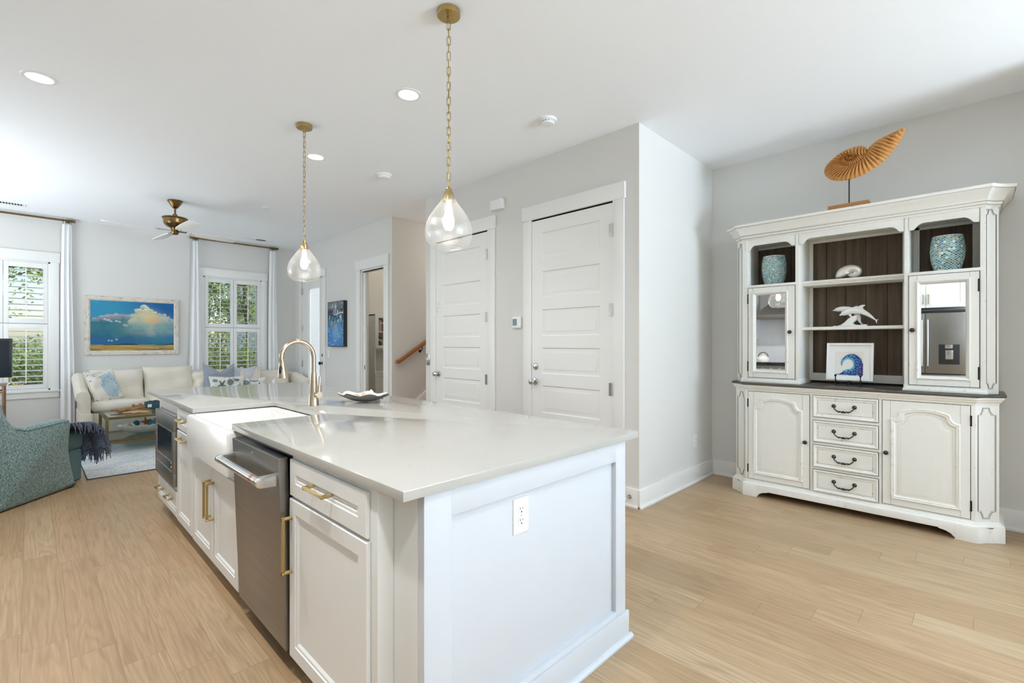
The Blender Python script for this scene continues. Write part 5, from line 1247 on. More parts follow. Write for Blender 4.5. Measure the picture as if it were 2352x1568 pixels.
M['tealbox'] = paint('teal_box_paint', srgb(46, 84, 92), .6, 60, .2, .3)
bx = thing('keepsake_box', 'small dark teal box with a pale label on the coffee table', 'box', onT(.52, .52, .44))
m = MB(MT); m.box(.44, .60, .46, .56, .4405, .545); m.build('body', 'tealbox', bx, bev=.004)
m = MB(MT); m.box(.462, .505, .4585, .4605, .475, .515); m.build('label_plate', 'plate', bx)
m = MB(MT); m.prism([(.455, .545), (.50, .556), (.52, .548), (.55, .56), (.585, .553), (.585, .545)], 'y', .47, .55); m.build('lid', 'tealbox', bx, bev=.002)
# long bowl on the shelf
bw = thing('shell_bowl', 'long white scalloped bowl of shells on the lower table shelf', 'bowl', onT(.42, .37, .167))
M['stone'] = paint('bowl_white', srgb(214, 212, 204), .6, 60, .2, .06)
M_ = MT @ Matrix.Translation((.44, .36, .167))
m = MB(M_)
for up, mi in ((0, 0), (.012, 1)):
    m.grid(lambda u, v: (.31 * (max(v, .02) ** .8) * (1 + .02 * math.cos(22 * 2 * PI * u) * v) * math.cos(2 * PI * u), .16 * (max(v, .02) ** .8) * (1 + .03 * math.cos(22 * 2 * PI * u) * v) * math.sin(2 * PI * u), up + .105 * max(v, .02) ** 2.2 + .004 * v * math.cos(22 * 2 * PI * u)), 110, 12, mi, wrapu=True)
m.build('bowl', ['stone', 'shellwhite'], bw, smooth=60)
M['tealglass'] = flat('teal_glass', srgb(24, 92, 112), .08, spec=.6, coat=.5)
def bT(x, y, z): return Matrix.Translation((M_ @ Vector((x, y, z))))
for i, (x, y, z, a, mt, lb) in enumerate(((-.20, -.03, .085, .036, 'shelltan', 'tan conch shell at the left end of the long bowl'), (-.26, .02, .09, .024, 'shellwhite', 'white shell at the left tip of the long bowl'), (-.13, .0, .09, .03, 'shellwhite', 'white whelk beside the tan conch in the long bowl'), (-.06, -.05, .085, .026, 'shellpeach', 'peach shell at the front of the long bowl'), (.20, -.02, .085, .032, 'shelltan', 'tan shell right of the teal ball in the long bowl'))):
    tag(snail(bT(x, y, z) @ Matrix.Rotation(i * 1.7, 4, 'Z') @ Matrix.Rotation(1.2, 4, 'X'), a, 2.2, 'seashell', mt, .9), lb, 'seashell', 'shells in the long bowl')
def orn(x, y, z, r, name, mat, label, cat):
    p = M_ @ Vector((x, y, z)); tag(MB().ball(tuple(p), r, 24, 14).build(name, mat, smooth=80), label, cat)
orn(.05, -.02, .105, .052, 'glass_ball', 'tealglass', 'dark teal glass ball in the middle of the long bowl', 'ball'); orn(.24, .03, .11, .042, 'glass_ball', 'shellteal', 'mottled teal ball at the right end of the long bowl', 'ball'); orn(-.10, .06, .12, .036, 'glass_ball', 'shellteal', 'grey green ball behind the shells in the long bowl', 'ball')
for k, (x, y, z, R_, rot, lb) in enumerate(((.00, .05, .13, .075, .5, 'rust starfish standing behind the teal glass ball'), (.12, .05, .13, .07, 1.2, 'second rust starfish right of the teal glass ball'))):
    star(bT(x, y, z) @ Matrix.Rotation(1.25, 4, 'X') @ Matrix.Rotation(rot, 4, 'Z'), R_, .022, 'starfish', 'starfish', lb)

# rug
def rug_mat():
    t = NT('rug_weave'); v = t.obj(); w = t.scaled(v, 1, .45, 1); a = t.noise(60, w, 3, .7); b = t.noise(3.2, t.scaled(v, .6, 1.6, 1), 4, .6); c_ = t.noise(150, v, 2, .6)
    c = t.mix(t.m_('MULTIPLY_ADD', b, 3.2, -1.1, clamp=True), srgb(176, 190, 200), srgb(214, 208, 194))
    c = t.mix(t.m_('MULTIPLY_ADD', a, 7, -3.9, clamp=True), c, srgb(118, 126, 136)); c = t.mix(t.m_('MULTIPLY_ADD', c_, 6, -3.7, clamp=True), c, srgb(236, 234, 226))
    t.set(color=c, rough=.97, spec=.1); t.bump(a, .9, .006); return t.m
M['rug'] = rug_mat(); M['rugedge'] = flat('rug_binding', srgb(70, 74, 84), .9)
rg = thing('area_rug', 'mottled pale blue and ivory rug under the coffee table', 'rug', (1.6, 7.0, 0))
m = MB(); m.box(.395, 2.95, 6.115, 7.97, .0005, .0115); m.build('pile', 'rug', rg, bev=.003)
m = MB(); m.box(.392, 2.953, 6.108, 6.1145, .0005, .010); m.box(.388, .3945, 6.108, 7.97, .0005, .010); m.build('binding', 'rugedge', rg, 'dark bound edge')

# armchair, seen from behind its right arm
A0 = Vector((-.115, 5.42, 0)); dd = Vector((.644, .765, 0)); nn = Vector((-.765, .644, 0))
MA = Matrix(((dd.x, nn.x, 0, A0.x), (dd.y, nn.y, 0, A0.y), (0, 0, 1, 0), (0, 0, 0, 1)))
ar = thing('armchair', 'teal tweed slipcovered armchair with its back to the camera', 'armchair', (0.0, 5.9, 0))
def smooth_poly(P, k=3):
    for _ in range(k):
        Q = []
        for i in range(len(P)):
            a, b = P[i], P[(i + 1) % len(P)]; Q += [(a[0] * .75 + b[0] * .25, a[1] * .75 + b[1] * .25), (a[0] * .25 + b[0] * .75, a[1] * .25 + b[1] * .75)]
        P = Q
    return P
armp = [(-.06, .004), (-.05, .004), (.30, .004), (.655, .004), (.665, .004), (.645, .09), (.615, .20), (.585, .36), (.60, .50), (.612, .60), (.575, .64), (.44, .636), (.30, .628), (.16, .622), (.06, .655), (-.005, .735), (-.055, .83), (-.09, .95), (-.13, 1.0), (-.22, .98), (-.22, .8), (-.14, .5), (-.065, .16), (-.075, .03)]
ap = smooth_poly(armp, 2)
def armside(name, n0, n1):
    m = MB(MA); w = n1 - n0; rings = []
    for f_, o in ((0, .035), (.10, .010), (.25, 0), (.75, 0), (.90, .010), (1, .035)): rings.append([(a, n0 + w * f_ - (.02 * max(0, b - .45) if n0 < .3 else -.02 * max(0, b - .45)), max(b, .003)) for a, b in inset(ap, o)])
    m.loft(rings); return m.build(name, 'tweed', ar, smooth=60)
armside('arm', 0, .135); armside('arm', .66, .795)
m = MB(MA); bp = smooth_poly([(-.075, .004), (-.07, .004), (.10, .004), (.11, .30), (.10, .52), (.04, .75), (-.05, .96), (-.10, 1.02), (-.20, 1.02), (-.235, .96), (-.19, .6), (-.10, .25), (-.085, .02)], 2)
m.loft([[(a, n, max(b, .003)) for a, b in inset(bp, o)] for n, o in ((.03, .03), (.05, .008), (.08, 0), (.71, 0), (.745, .008), (.765, .03))]); m.build('back', 'tweed', ar, smooth=60)
m = MB(MA); m.box(.08, .90, .137, .658, .004, .30); m.build('seat_base', 'tweedseat', ar, bev=.02, seg=3)
m = MB(MA); m.loft([[(a, b, z) for a, b in inset(rrect(.10, .94, .139, .656, .05, 4), o)] for z, o in ((.30, .03), (.312, .008), (.34, 0), (.42, 0), (.45, .01), (.468, .035), (.474, .08))]); m.build('seat_cushion', 'tweedseat', ar, smooth=80)
def seam(P, par): MB(MA).tube(P, .004, 6).build('piping', 'tweedseat', par, smooth=60)
seam([(t, .003 - .02 * max(0, z - .45), z) for t, z in ((.56, .612), (.44, .612), (.30, .604), (.16, .60), (.05, .63))], ar)
tw = thing('throw_blanket', 'dark navy fringed throw draped over the front of the armchair seat', 'blanket', tuple(MA @ Vector((.9, .2, .5))))
pth = dense([(.50, .575), (.60, .57), (.70, .555), (.80, .54), (.90, .515), (.965, .48), (.99, .42), (.995, .34), (.995, .27)], 30)
def tp(u, v):
    p = pth[min(int(u * 30), 30)]; w = .06 * u
    return (p.x + .016 * math.sin(v * 17 + u * 3), .012 + (.36 + w) * v + .02 * math.sin(9 * u + 2), p.y + .013 * math.sin(v * 23 + u * 6) - .055 * v * (1 - u * .6) + .02 * (v < .5) * math.sin(PI * u))
m = MB(MA); m.grid(tp, 30, 40); b_ = m.build('blanket', 'navy', tw, smooth=80)
md = b_.modifiers.new('thickness', 'SOLIDIFY'); md.thickness = .008
rd = random.Random(3); m = MB(MA)
for k in range(90):
    v = (k + rd.random()) / 90; e = tp(1, v); L = rd.uniform(.07, .14); o = rd.uniform(-.02, .02)
    m.tube([e, (e[0] + .008, e[1] + o * .5, e[2] - L * .5), (e[0] + rd.uniform(-.005, .015), e[1] + o, e[2] - L)], [.005, .0045, .0025], 5)
for k in range(46):
    u = .15 + .85 * (k + rd.random()) / 46; e = tp(u, 0); m.tube([e, (e[0] + rd.uniform(-.02, .02), e[1] - .03, e[2] - .03), (e[0] + rd.uniform(-.03, .03), e[1] - .045, e[2] - rd.uniform(.06, .11))], [.005, .0045, .0025], 5)
m.build('fringe', 'navy', tw, 'long dark fringe')

# television on a gilt bamboo console
tv = thing('television', 'flat black television at the left edge, before the window', 'television', (-.6, 7.5, .90))
MV = Matrix.Translation((-.125, 7.5, .948)) @ Matrix.Rotation(math.radians(172), 4, 'Z')
m = MB(MV); m.box(0, .95, -.0, .055, 0, .42); m.build('casing', 'black', tv, bev=.006)
m = MB(MV); m.box(.02, .93, .0555, .057, .03, .40); m.build('screen', 'screen', tv, 'dark glossy screen')
m = MB(MV); m.box(.36, .60, .0, .05, -.055, .002); m.box(.25, .70, -.08, .13, -.066, -.054); m.build('stand', 'black', tv, bev=.004)
M['bamboo'] = metal('bamboo_gilt', (.36, .20, .12, 1), .4, None, .4)
cs = thing('console_table', 'slender gilt bamboo console table beneath the television', 'table', (-.7, 7.5, 0))
for x in (-.19, -1.25):
    for y in (7.32, 7.66):
        m = MB(); m.cyl((x, y, 0), (x, y, .87), .011, n=12)
        for z in (.12, .30, .48, .66, .80): m.lathe([(.011, z - .006), (.0145, z), (.011, z + .006)], (x, y), 12)
        m.build('leg', 'bamboo', cs, smooth=60)
m = MB(); m.box(-1.27, -.17, 7.30, 7.68, .866, .880); m.build('tabletop', 'bamboo', cs, bev=.003)
for a, b in (((-1.25, 7.32), (-.19, 7.32)), ((-1.25, 7.66), (-.19, 7.66)), ((-.19, 7.32), (-.19, 7.66)), ((-1.25, 7.32), (-1.25, 7.66))): MB().cyl((*a, .80), (*b, .80), .009, n=10).build('stretcher', 'bamboo', cs)

# curtains and rods
def rod(label, x0, x1, brk):
    y = YN - .082; z = 3.036
    t = thing('curtain_rod', label, 'curtain rod', ((x0 + x1) / 2, YN, z))
    m = MB(); m.cyl((x0, y, z), (x1, y, z), .0135, n=14); m.build('rod', 'abrass', t)
    for x, s in ((x0, -1), (x1, 1)):
        m = MB(); m.lathe_ax([(.014, -.005), (.017, .0), (.017, .012), (.013, .016), (.013, .022), (.021, .026), (.021, .055), (.016, .06)], (x, y, z), (s, 0, 0), 18); m.build('finial', 'abrass', t)
    for x in brk:
        m = MB(); m.cyl((x, YN, z), (x, y, z), .007, n=10); m.lathe_ax([(.022, 0), (.022, .008), (.008, .010)], (x, YN, z), (0, -1, 0), 16); m.lathe_ax([(.019, -.008), (.019, .008)], (x, y, z), (1, 0, 0), 16); m.build('bracket', 'abrass', t)
rod('antique brass curtain rod over the window at the far left', -1.2, .40, (.385, -1.1)); rod('antique brass curtain rod over the window right of the painting', 1.885, 3.13, (1.92, 3.115))
def curtain(label, xt, wt, xb, wb, seed, nr=4):
    y = YN - .082; t = thing('curtain', label, 'curtain', (xt, y, 0), 'white curtain panels'); rd = random.Random(seed); ph = rd.uniform(0, 6)
    def P(u, v):
        z = .012 + (2.985 - .012) * v; k = (1 - v) ** .6; w = wb + (wt - wb) * v ** 1.4; x = xb + (xt - xb) * v ** 1.4 + (u - .5) * w + .006 * math.sin(5 * v + ph)
        a = .009 + .008 * k; return (x, y + a * math.sin(u * 2 * PI * 2.3 + ph + .5 * math.sin(4 * v)) + .002 * math.sin(u * 31 + v * 3), z)
    m = MB(); m.grid(P, 60, 50); c = m.build('panel', 'curtain', t, smooth=80)
    m = MB()
    for k in range(3): xx = xt + wt * (k - 1) * .28; m.tube([(xx, y, 2.985), (xx, y, 2.90)], .003, 5)
    m.build('pleat_tack', 'curtain', t)
    for k in range(nr):
        xx = xt - wt * .42 + wt * .84 * k / (nr - 1)
        m = MB(); m.tube([(xx + .004 * math.sin(k), y + .024 * math.cos(a), 3.030 + .024 * math.sin(a)) for a in (2 * PI * j / 18 for j in range(18))], .0028, 6, closed=True); m.tube([(xx, y, 3.006), (xx, y, 2.985)], .003, 6); m.build('ring', 'bronze', t, 'dark curtain ring with clip')
curtain('white curtain panel between the left window and the painting', .372, .10, .372, .15, 1); curtain('white curtain panel between the painting and the right window', 1.905, .085, 1.90, .205, 2); curtain('white curtain panel in the corner right of the right window', 3.095, .105, 3.10, .16, 3)

# cloud painting
pt = thing('seascape_painting', 'wide framed painting of billowing clouds over a golden shore above the sofa', 'painting', (1.12, YN, 1.58))
def frame_mat():
    t = NT('weathered_frame'); v = t.obj(); X = t.n('SeparateXYZ', {0: v}, 0)
    side = t.m_('GREATER_THAN', t.m_('ABSOLUTE', t.m_('SUBTRACT', X, 1.1215)), .5015)
    a = t.noise(1, t.scaled(v, 14, 60, 95), 3, .6); b = t.noise(1, t.scaled(v, 95, 60, 14), 3, .6); k = t.m_('ADD', t.m_('MULTIPLY', a, t.m_('SUBTRACT', 1.0, side)), t.m_('MULTIPLY', b, side))
    c = t.mix(t.noise(9, v, 3), srgb(232, 226, 214), srgb(206, 198, 186)); c = t.mix(t.m_('MULTIPLY_ADD', k, 9.0, -5.2, clamp=True), c, srgb(124, 100, 84))
    t.set(color=c, rough=.75, spec=.2); t.bump(k, .6, .004); return t.m
M['wframe'] = frame_mat()
fx0, fx1, fz0, fz1 = .557, 1.686, 1.143, 2.012
m = MB(); r = rect(fx0, fx1, fz0, fz1); F = lambda a, b, d: (a, YN + d, b)
m.loft([[F(*p, d) for p in inset(r, o)] for o, d in ((0, -.002), (0, -.026), (.006, -.032), (.018, -.030), (.030, -.034), (.048, -.030), (.058, -.022), (.065, -.016))], False, False); m.build('frame', 'wframe', pt)
def clouds(u, v):
    n = fbm(u * 7, v * 5, 2, 5); n2 = fbm(u * 18, v * 13, 9, 4); n3 = fbm(u * 46, v * 34, 14, 3); one = np.ones(u.shape + (3,))
    c = one * C3(52, 142, 178); c = mixc(c, sm(.30, .95, u + .3 * (v - .6)), C3(22, 96, 156)); c = mixc(c, sm(.62, .98, n) * .4, C3(84, 164, 186))
    # dark teal bank on the left
    top = .60 + .06 * sm(.0, .25, u) + .03 * np.sin(u * 21) - .22 * sm(.42, .70, u) + .08 * (n2 - .5)
    bank = sm(-.01, .03, top - v) * (1 - sm(.55, .85, u + .4 * (v - .35))); bc = mixc(one * C3(48, 108, 124), sm(.5, .1, v) * .8, C3(36, 88, 132)); bc = mixc(bc, sm(.5, .7, n) * .4, C3(70, 132, 140)); c = mixc(c, bank, bc)
    def puff(c, cx, cy, r, dark, mid, lite, k=1.0, rim=.9):
        du, dv = (u - cx) * 1.36, v - cy; d = np.sqrt(du * du + dv * dv * 1.15) / r + .75 * (n2 - .5) + .40 * (n3 - .5)
        m = sm(1.04, .80, d) * sm(-1.15, .25, dv / r); s_ = np.clip(dv / r + .35 * (n3 - .5), -1, 1)
        q = mixc(one * dark, sm(-.6, .25, s_), mid); q = mixc(q, sm(.30, .85, s_ + .35 * (d - .6)) * rim, lite); return mixc(c, m * k, q)
    D, Md, Lt = C3(72, 122, 138), C3(140, 144, 152), C3(200, 196, 194)
    for a in ((.06, .60, .06), (.13, .635, .075), (.22, .66, .09), (.31, .685, .08), (.38, .68, .075), (.18, .63, .08), (.28, .65, .09), (.44, .66, .08)): c = puff(c, *a, D, Md, Lt, .9, .55)
    G, H_, K_ = C3(134, 160, 158), C3(190, 192, 164), C3(246, 240, 222); B_ = C3(108, 146, 164)
    for a in ((.98, .60, .07), (.92, .65, .075), (.86, .70, .075), (.80, .72, .08)): c = puff(c, *a, C3(112, 150, 166), C3(156, 174, 180), C3(214, 214, 212), 1, .6)
    for a in ((.52, .70, .10), (.56, .79, .09), (.62, .88, .075), (.655, .86, .06), (.70, .81, .075), (.745, .76, .07), (.61, .77, .12), (.68, .72, .13), (.58, .66, .13), (.76, .66, .12), (.86, .60, .12), (.66, .60, .17), (.50, .58, .10)): c = puff(c, *a, G, H_, K_, 1, .7 if a[1] > .74 else .25)
    big = np.exp(-(((u - .72) / .30) ** 2 + ((v - .50) / .22) ** 2) ** 1.6); bw_ = mixc(one * C3(150, 172, 164), sm(.45, .65, n), C3(176, 184, 162)); c = mixc(c, big * .75, bw_)
    c = mixc(c, np.exp(-((u - .68) / .12) ** 2 - ((v - .68) / .13) ** 2) * .75, C3(224, 204, 148)); c = mixc(c, np.exp(-((u - .735) / .07) ** 2 - ((v - .63) / .055) ** 2) * .8, C3(228, 176, 116))
    for a in ((.93, .48, .14), (.85, .40, .15), (.55, .44, .10), (.45, .50, .06), (.97, .36, .1)): c = puff(c, *a, C3(70, 132, 144), C3(118, 160, 162), C3(160, 184, 178), .8, .4)
    # lower sky
    low = sm(.36, .16, v + .22 * (n - .5)); c = mixc(c, low * .85, C3(40, 100, 146)); c = mixc(c, low * sm(.45, .8, u + .4 * (n - .5)) * .7, C3(64, 138, 150)); c = mixc(c, sm(.24, .12, v) * .75 * sm(.2, .9, u), C3(24, 106, 132))
    for cx, cy, w in ((.165, .615, .034), (.20, .598, .036), (.235, .578, .024), (.295, .585, .030), (.33, .572, .026), (.385, .51, .026), (.41, .495, .02)): c = puff(c, cx, cy, w, C3(80, 124, 140), C3(170, 190, 190), C3(238, 238, 230), .85, 1)
    for cx, cy in ((.205, .205), (.24, .20), (.295, .225)): c = mixc(c, np.exp(-(((u - cx) / .008) ** 2 + ((v - cy) / .011) ** 2)), C3(244, 246, 244))
    g = sm(.122, .115, v); gc = mixc(np.ones(u.shape + (3,)) * C3(176, 140, 66), sm(.07, .0, v), C3(150, 122, 58)); gc = mixc(gc, sm(.5, .66, fbm(u * 5, v * 40, 4)) * .6, C3(196, 168, 108)); gc = mixc(gc, np.exp(-((u - .78) / .14) ** 2 - ((v - .065) / .012) ** 2) * .9, C3(170, 186, 172)); gc = mixc(gc, sm(.62, .7, fbm(u * 6 + 3, v * 60, 6)) * .6, C3(104, 100, 56))
    c = mixc(c, g, gc)
    hill = ((v > .112) & (v < .122 + .02 * np.exp(-((u - .42) / .12) ** 2) + .022 * sm(.85, 1, u) + .006 * (n3 - .5)) & ((np.abs(u - .35) < .2) | (u > .76))).astype(float)
    return mixc(c, hill * .9, C3(24, 48, 52))
picture('canvas', lambda u, v: (fx0 + .063 + (fx1 - fx0 - .126) * u, np.full_like(u, YN - .0155), fz0 + .063 + (fz1 - fz0 - .126) * v), 260, 170, clouds, 'art', pt, 'blue sky with glowing clouds')

# ------------------------------------------------------------------ kitchen run on the west wall, seen in the hutch mirrors
M['backsplash'] = paint('backsplash', srgb(226, 226, 228), .25, 30, .05, .03)
fr = thing('refrigerator', 'stainless french door refrigerator reflected in the right hutch mirror', 'refrigerator', (-1.4, .6, 0))
m = MB(); m.box(XW + .02, -1.075, .135, 1.055, .02, 1.80); m.box(-1.12, -1.02, .137, 1.053, 1.795, 1.835); m.build('cabinet', 'black', fr, bev=.004)
for y0, y1, hy in ((.14, .597, .565), (.603, 1.05, .635)):
    m = MB(); m.box(-1.07, -1.0, y0, y1, .845, 1.79); d = m.build('door', 'steel', fr, bev=.008)
    m = MB(); m.tube([(-1.0, hy, .93), (-.945, hy, .96), (-.945, hy, 1.68), (-1.0, hy, 1.71)], .012, 12); m.build('handle', 'steelh', d)
m = MB(); m.box(-1.07, -1.0, .14, 1.05, .05, .83); d = m.build('freezer_drawer', 'steel', fr, bev=.008)
m = MB(); m.tube([(-1.0, .2, .74), (-.945, .23, .74), (-.945, .96, .74), (-1.0, .99, .74)], .012, 12); m.build('handle', 'steelh', d)
m = MB(); m.box(-1.001, -.996, .20, .44, .99, 1.30); m.build('dispenser', 'black', fr, bev=.002)
m = MB(); m.box(-.997, -.990, .275, .36, 1.07, 1.21); m.box(-.997, -.985, .28, .365, 1.235, 1.295); m.build('dispenser_paddle', 'steelh', fr, bev=.003)
def kitchen_cab(name, label, y0, y1, z0, z1, xf, n, hz, low=False):
    t = thing(name, label, 'cabinet', (XW + .3, (y0 + y1) / 2, z0))
    m = MB(); m.box(XW + .003, xf - .021, y0, y1, z0, z1); m.build('carcass', 'cab', t, bev=.002)
    w = (y1 - y0) / n
    for k in range(n):
        a, b = y0 + k * w + .002, y0 + (k + 1) * w - .002; m = MB(); F = lambda p, q, dd: (xf - dd, p, q); m.box(xf - .02, xf - .012, a, b, z0 + .003, z1 - .003)
        m.frame_loft(rect(a, b, z0 + .003, z1 - .003), [(0, .013), (0, 0), (.055, 0), (.066, .010), (.068, .010)], F); d = m.build('door', 'cab', t, smooth=20)
        hy = b - .03 if k % 2 == 0 else a + .03; bar_pull(d, (xf, hy, hz), (xf, hy, hz + .15), (1, 0, 0))
kitchen_cab('fridge_cabinet', 'white two door cabinet above the refrigerator', .135, 1.055, 1.88, 2.75, -1.10, 2, 1.94)
kitchen_cab('upper_cabinet', 'white wall cabinet between refrigerator and range hood', 1.06, 2.28, 1.40, 2.75, -1.40, 2, 1.46)
kitchen_cab('upper_cabinet', 'white wall cabinet beyond the range hood', 3.24, 4.70, 1.40, 2.75, -1.40, 2, 1.46)
kitchen_cab('base_cabinet', 'white base cabinet between refrigerator and range', 1.06, 2.28, .10, .882, -1.10, 2, .62)
kitchen_cab('base_cabinet', 'white base cabinet beyond the range', 3.24, 4.70, .10, .882, -1.10, 2, .62)
for y0, y1, lb in ((1.06, 2.285, 'white quartz worktop between refrigerator and range'), (3.235, 4.71, 'white quartz worktop beyond the range')):
    tag(MB().box(XW + .003, -1.07, y0, y1, .8825, .913).build('wall_worktop', 'quartz', bev=.003), lb, 'worktop')
tag(MB().box(XW + .001, XW + .012, 1.06, 4.70, .9135, 1.86).build('backsplash', 'backsplash', smooth=0), 'pale slab backsplash behind the range', 'backsplash')
rn = thing('gas_range', 'stainless range with black cooktop reflected in the left hutch mirror', 'range', (-1.4, 2.76, 0))
m = MB(); m.box(XW + .03, -1.09, 2.29, 3.23, .03, .88); m.build('body', 'steel', rn, bev=.003)
m = MB(); m.box(-1.089, -1.055, 2.30, 3.22, .16, .73); d = m.build('oven_door', 'steel', rn, bev=.004)
m = MB(); m.box(-1.056, -1.052, 2.46, 3.06, .28, .58); m.build('oven_window', 'screen', d)
m = MB(); m.cyl((-1.005, 2.36, .69), (-1.005, 3.16, .69), .014, n=16); m.cyl((-1.06, 2.40, .69), (-1.0, 2.40, .69), .010, n=10); m.cyl((-1.06, 3.12, .69), (-1.0, 3.12, .69), .010, n=10); m.build('handle', 'steelh', d)
m = MB(); m.box(-1.10, -1.05, 2.29, 3.23, .75, .885); m.build('control_panel', 'steel', rn, bev=.004)
for k in range(6): m = MB(); m.lathe_ax([(.024, 0), (.024, .01), (.019, .012), (.018, .035), (.012, .037)], (-1.05, 2.39 + k * .148, .825), (1, 0, 0), 18); m.build('knob', 'steelh', rn)
m = MB(); m.box(XW + .03, -1.07, 2.29, 3.23, .88, .905)
for y in (2.45, 2.76, 3.07):
    for q in (-.13, 0, .13): m.box(-1.70, -1.12, y + q - .006, y + q + .006, .905, .935)
    for q in (-1.62, -1.42, -1.2): m.box(q - .006, q + .006, y - .14, y + .14, .905, .935)
m.build('cooktop', 'black', rn, bev=.001)
hd_ = thing('range_hood', 'stainless chimney range hood reflected in the left hutch mirror', 'range hood', (-1.5, 2.76, 1.80))
m = MB(); m.box(XW + .014, -1.20, 2.30, 3.22, 1.80, 1.865); m.loft([[(XW + .014, 2.30, 1.865), (-1.20, 2.30, 1.865), (-1.20, 3.22, 1.865), (XW + .014, 3.22, 1.865)], [(XW + .014, 2.56, 2.12), (-1.45, 2.56, 2.12), (-1.45, 2.96, 2.12), (XW + .014, 2.96, 2.12)]]); m.build('hood_shell', 'steel', hd_, bev=.002)
m = MB(); m.box(XW + .014, -1.45, 2.56, 2.96, 2.12, ZC - .001); m.build('chimney', 'steel', hd_, bev=.002)
kt = thing('tea_kettle', 'cream enamel kettle with dark handle on the range', 'kettle', (-1.35, 3.06, .936))
m = MB(); m.lathe([(.075, .936), (.105, .945), (.112, .985), (.100, 1.03), (.070, 1.06), (.045, 1.068), (.045, 1.075), (.012, 1.085), (.016, 1.10), (.004, 1.108)], (-1.35, 3.06), 28); m.build('body', 'shellwhite', kt, smooth=60)
m = MB(); m.tube([(-1.35, 3.06 + .085 * math.cos(a) * 1.05, 1.05 + .085 * math.sin(a)) for a in (PI * j / 14 for j in range(15))], .008, 8); m.build('handle', 'bronze', kt, 'dark arched handle')
m = MB(); m.tube([(-1.35, 3.16, 1.0), (-1.35, 3.20, 1.03), (-1.35, 3.225, 1.065)], [.02, .014, .011], 10); m.build('spout', 'shellwhite', kt)

# ------------------------------------------------------------------ outdoors
struct(MB().box(-30, 40, YN + .4, 60, -.6, -.5).build('ground', 'soil', smooth=0), 'garden ground outside the windows', 'ground')
struct(MB().box(-30, 40, -40, YB - .5, -.6, -.5).build('ground', 'soil', smooth=0), 'ground outside the dining windows', 'ground')
def leaf_mat(name, c1, c2):
    t = NT(name); rnd = t.n('NewGeometry', out=8)
    c = t.mix(rnd, c1, c2); df = t.n('BsdfDiffuse', {0: c}); tl = t.n('BsdfTranslucent', {0: t.mix(.5, c, srgb(190, 210, 90))})
    t.t.links.new(t.n('MixShader', {0: .35, 1: df, 2: tl}), t.out.inputs[0]); return t.m
M['leafg'] = leaf_mat('leaves_green', srgb(88, 124, 70), srgb(184, 200, 142)); M['leafd'] = leaf_mat('leaves_dark', srgb(48, 72, 42), srgb(112, 134, 80)); M['leafb'] = leaf_mat('leaves_brown', srgb(120, 104, 74), srgb(214, 190, 150)); M['bark'] = paint('bark', srgb(104, 92, 76), .9, 30, .8, .4)
def tree(name, label, x, y, zc, rx, ry, rz, n, leaf, mat, seed, h0=-.5, dens=.35, nb=9):
    rd = random.Random(seed); t = thing(name, label, 'tree' if 'tree' in name else 'hedge' if 'hedge' in name else 'shrub', (x, y, h0), 'greenery outside the sofa wall windows')
    m = MB(); m.tube([(x, y, h0), (x + .05, y, zc - rz * .6), (x - .04, y + .05, zc), (x, y, zc + rz * .5)], [.05 * min(rx, 1), .04 * min(rx, 1), .028 * min(rx, 1), .01], 8); tips = []
    for k in range(nb):
        a, b = rd.uniform(0, 6.28), rd.uniform(-.5, 1.0); z0 = zc + rd.uniform(-rz * .6, rz * .3); q = Vector((x + rx * .85 * math.cos(a) * math.cos(b), y + ry * .85 * math.sin(a) * math.cos(b), zc + rz * .85 * math.sin(b)))
        mid = Vector((x, y, z0)).lerp(q, .5) + Vector((rd.uniform(-.15, .15), rd.uniform(-.15, .15), rd.uniform(0, .2))); m.tube([(x, y, z0), mid, q], [.02, .012, .005], 6); tips += [mid.lerp(q, s) for s in (.2, .5, .8, 1)]
        for j in range(3):
            e = mid.lerp(q, rd.uniform(.2, 1)); w = e + Vector((rd.uniform(-.4, .4), rd.uniform(-.4, .4), rd.uniform(-.3, .3))) * rx * .5; m.tube([e, e.lerp(w, .5) + Vector((0, 0, .04)), w], [.008, .006, .003], 5); tips += [w, e.lerp(w, .6)]
    m.build('trunk', 'bark', t)
    V, Fc = [], []
    for i in range(n):
        if rd.random() < dens:
            a, b, r = rd.uniform(0, 6.28), math.asin(rd.uniform(-1, 1)), rd.random() ** .4; c = Vector((x + rx * r * math.cos(a) * math.cos(b), y + ry * r * math.sin(a) * math.cos(b), zc + rz * r * math.sin(b)))
        else: c = rd.choice(tips) + Vector((rd.gauss(0, .16), rd.gauss(0, .16), rd.gauss(0, .13))) * (rx ** .5)
        if c.z < h0 + .03: continue
        d = Vector((rd.gauss(0, 1), rd.gauss(0, 1), rd.gauss(0, .7))).normalized(); e = d.orthogonal().normalized(); e.rotate(Matrix.Rotation(rd.uniform(0, 6), 3, d)); L = leaf * rd.uniform(.6, 1.3)
        k = len(V); V += [c, c + d * L * .5 + e * L * .26, c + d * L, c + d * L * .5 - e * L * .26]; Fc.append((k, k + 1, k + 2, k + 3))
    me = bpy.data.meshes.new('foliage'); me.from_pydata([tuple(v) for v in V], [], Fc); me.materials.append(M[mat]); o = bpy.data.objects.new('foliage', me); COL.objects.link(o); adopt(o, t)
tree('slender_tree', 'airy tree with sparse leaves outside the left window', -.45, 14.2, 2.9, 1.0, .9, 1.15, 2600, .085, 'leafg', 2, dens=.2, nb=20)
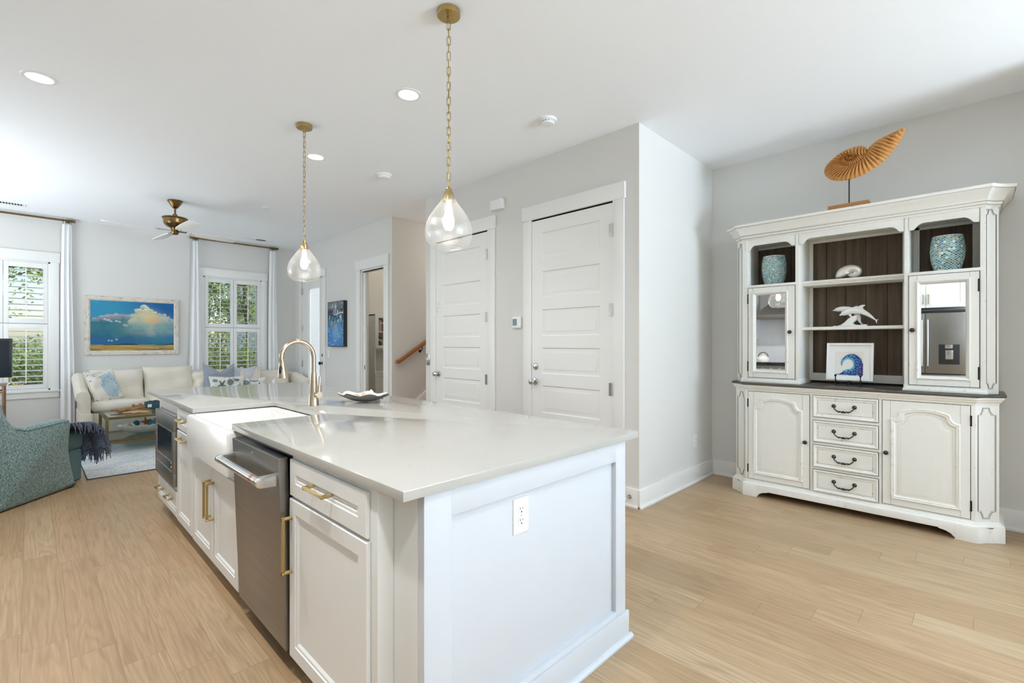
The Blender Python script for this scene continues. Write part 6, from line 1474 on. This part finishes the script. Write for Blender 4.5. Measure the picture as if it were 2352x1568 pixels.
tree('leafy_tree', 'dense green tree outside the left half of the right window', 3.15, 14.0, 2.2, .62, .7, 1.35, 3800, .095, 'leafg', 5, dens=.5)
tree('leafy_tree', 'lighter tree outside the right half of the right window', 4.05, 14.0, 2.4, .5, .5, 1.3, 1900, .09, 'leafg', 8, dens=.2, nb=14)
for k, (x, y, rx, rz, zc, mt, lb) in enumerate(((-.55, 12.6, .65, .62, .25, 'leafb', 'brown dry shrub outside the left window, nearer its left edge'), (.25, 12.9, .55, .75, .35, 'leafd', 'dark green shrub outside the left window, nearer its right edge'), (-.1, 13.6, .8, .75, .7, 'leafg', 'green shrub behind the two front shrubs of the left window'), (2.75, 12.4, .7, .75, .4, 'leafd', 'dark shrub low outside the left half of the right window'), (3.65, 12.6, .75, .8, .4, 'leafd', 'dark shrub low outside the right half of the right window'), (3.2, 13.2, .9, .8, .9, 'leafd', 'taller dark shrub behind the two low ones of the right window'))):
    tree('garden_shrub', lb, x, y, zc, rx, .55, rz, 3600, .07, mt, 20 + k, dens=.9, nb=6)
tree('garden_hedge', 'long green hedge far behind the shrubs and trees of the garden', 1.4, 17.6, .55, 3.0, .6, 1.15, 7000, .10, 'leafg', 77, dens=1.0, nb=10)
nh = thing('neighbour_house', 'white sided neighbouring house at the edge of the right window', 'house', (6.4, 15, -.5))
m = MB(); m.box(4.66, 9, 14.9, 18, -.5, 5)
for k in range(36): m.prism([(14.9, -.4 + k * .15), (14.885, -.4 + k * .15), (14.9, -.4 + k * .15 + .14)], 'x', 4.66, 9)
m.build('siding', 'siding', nh, smooth=0); m = MB(); m.box(4.56, 4.74, 14.86, 15.0, -.5, 5); m.build('corner_board', 'siding', nh)
# hedge beyond the west and dining windows is out of sight; only the sky shows there
S.cycles.use_denoising = True
S.cycles.max_bounces = 12; S.cycles.diffuse_bounces = 6; S.cycles.glossy_bounces = 5; S.cycles.transmission_bounces = 6; S.cycles.transparent_max_bounces = 16
S.cycles.sample_clamp_indirect = 6; S.cycles.caustics_reflective = False; S.cycles.caustics_refractive = False
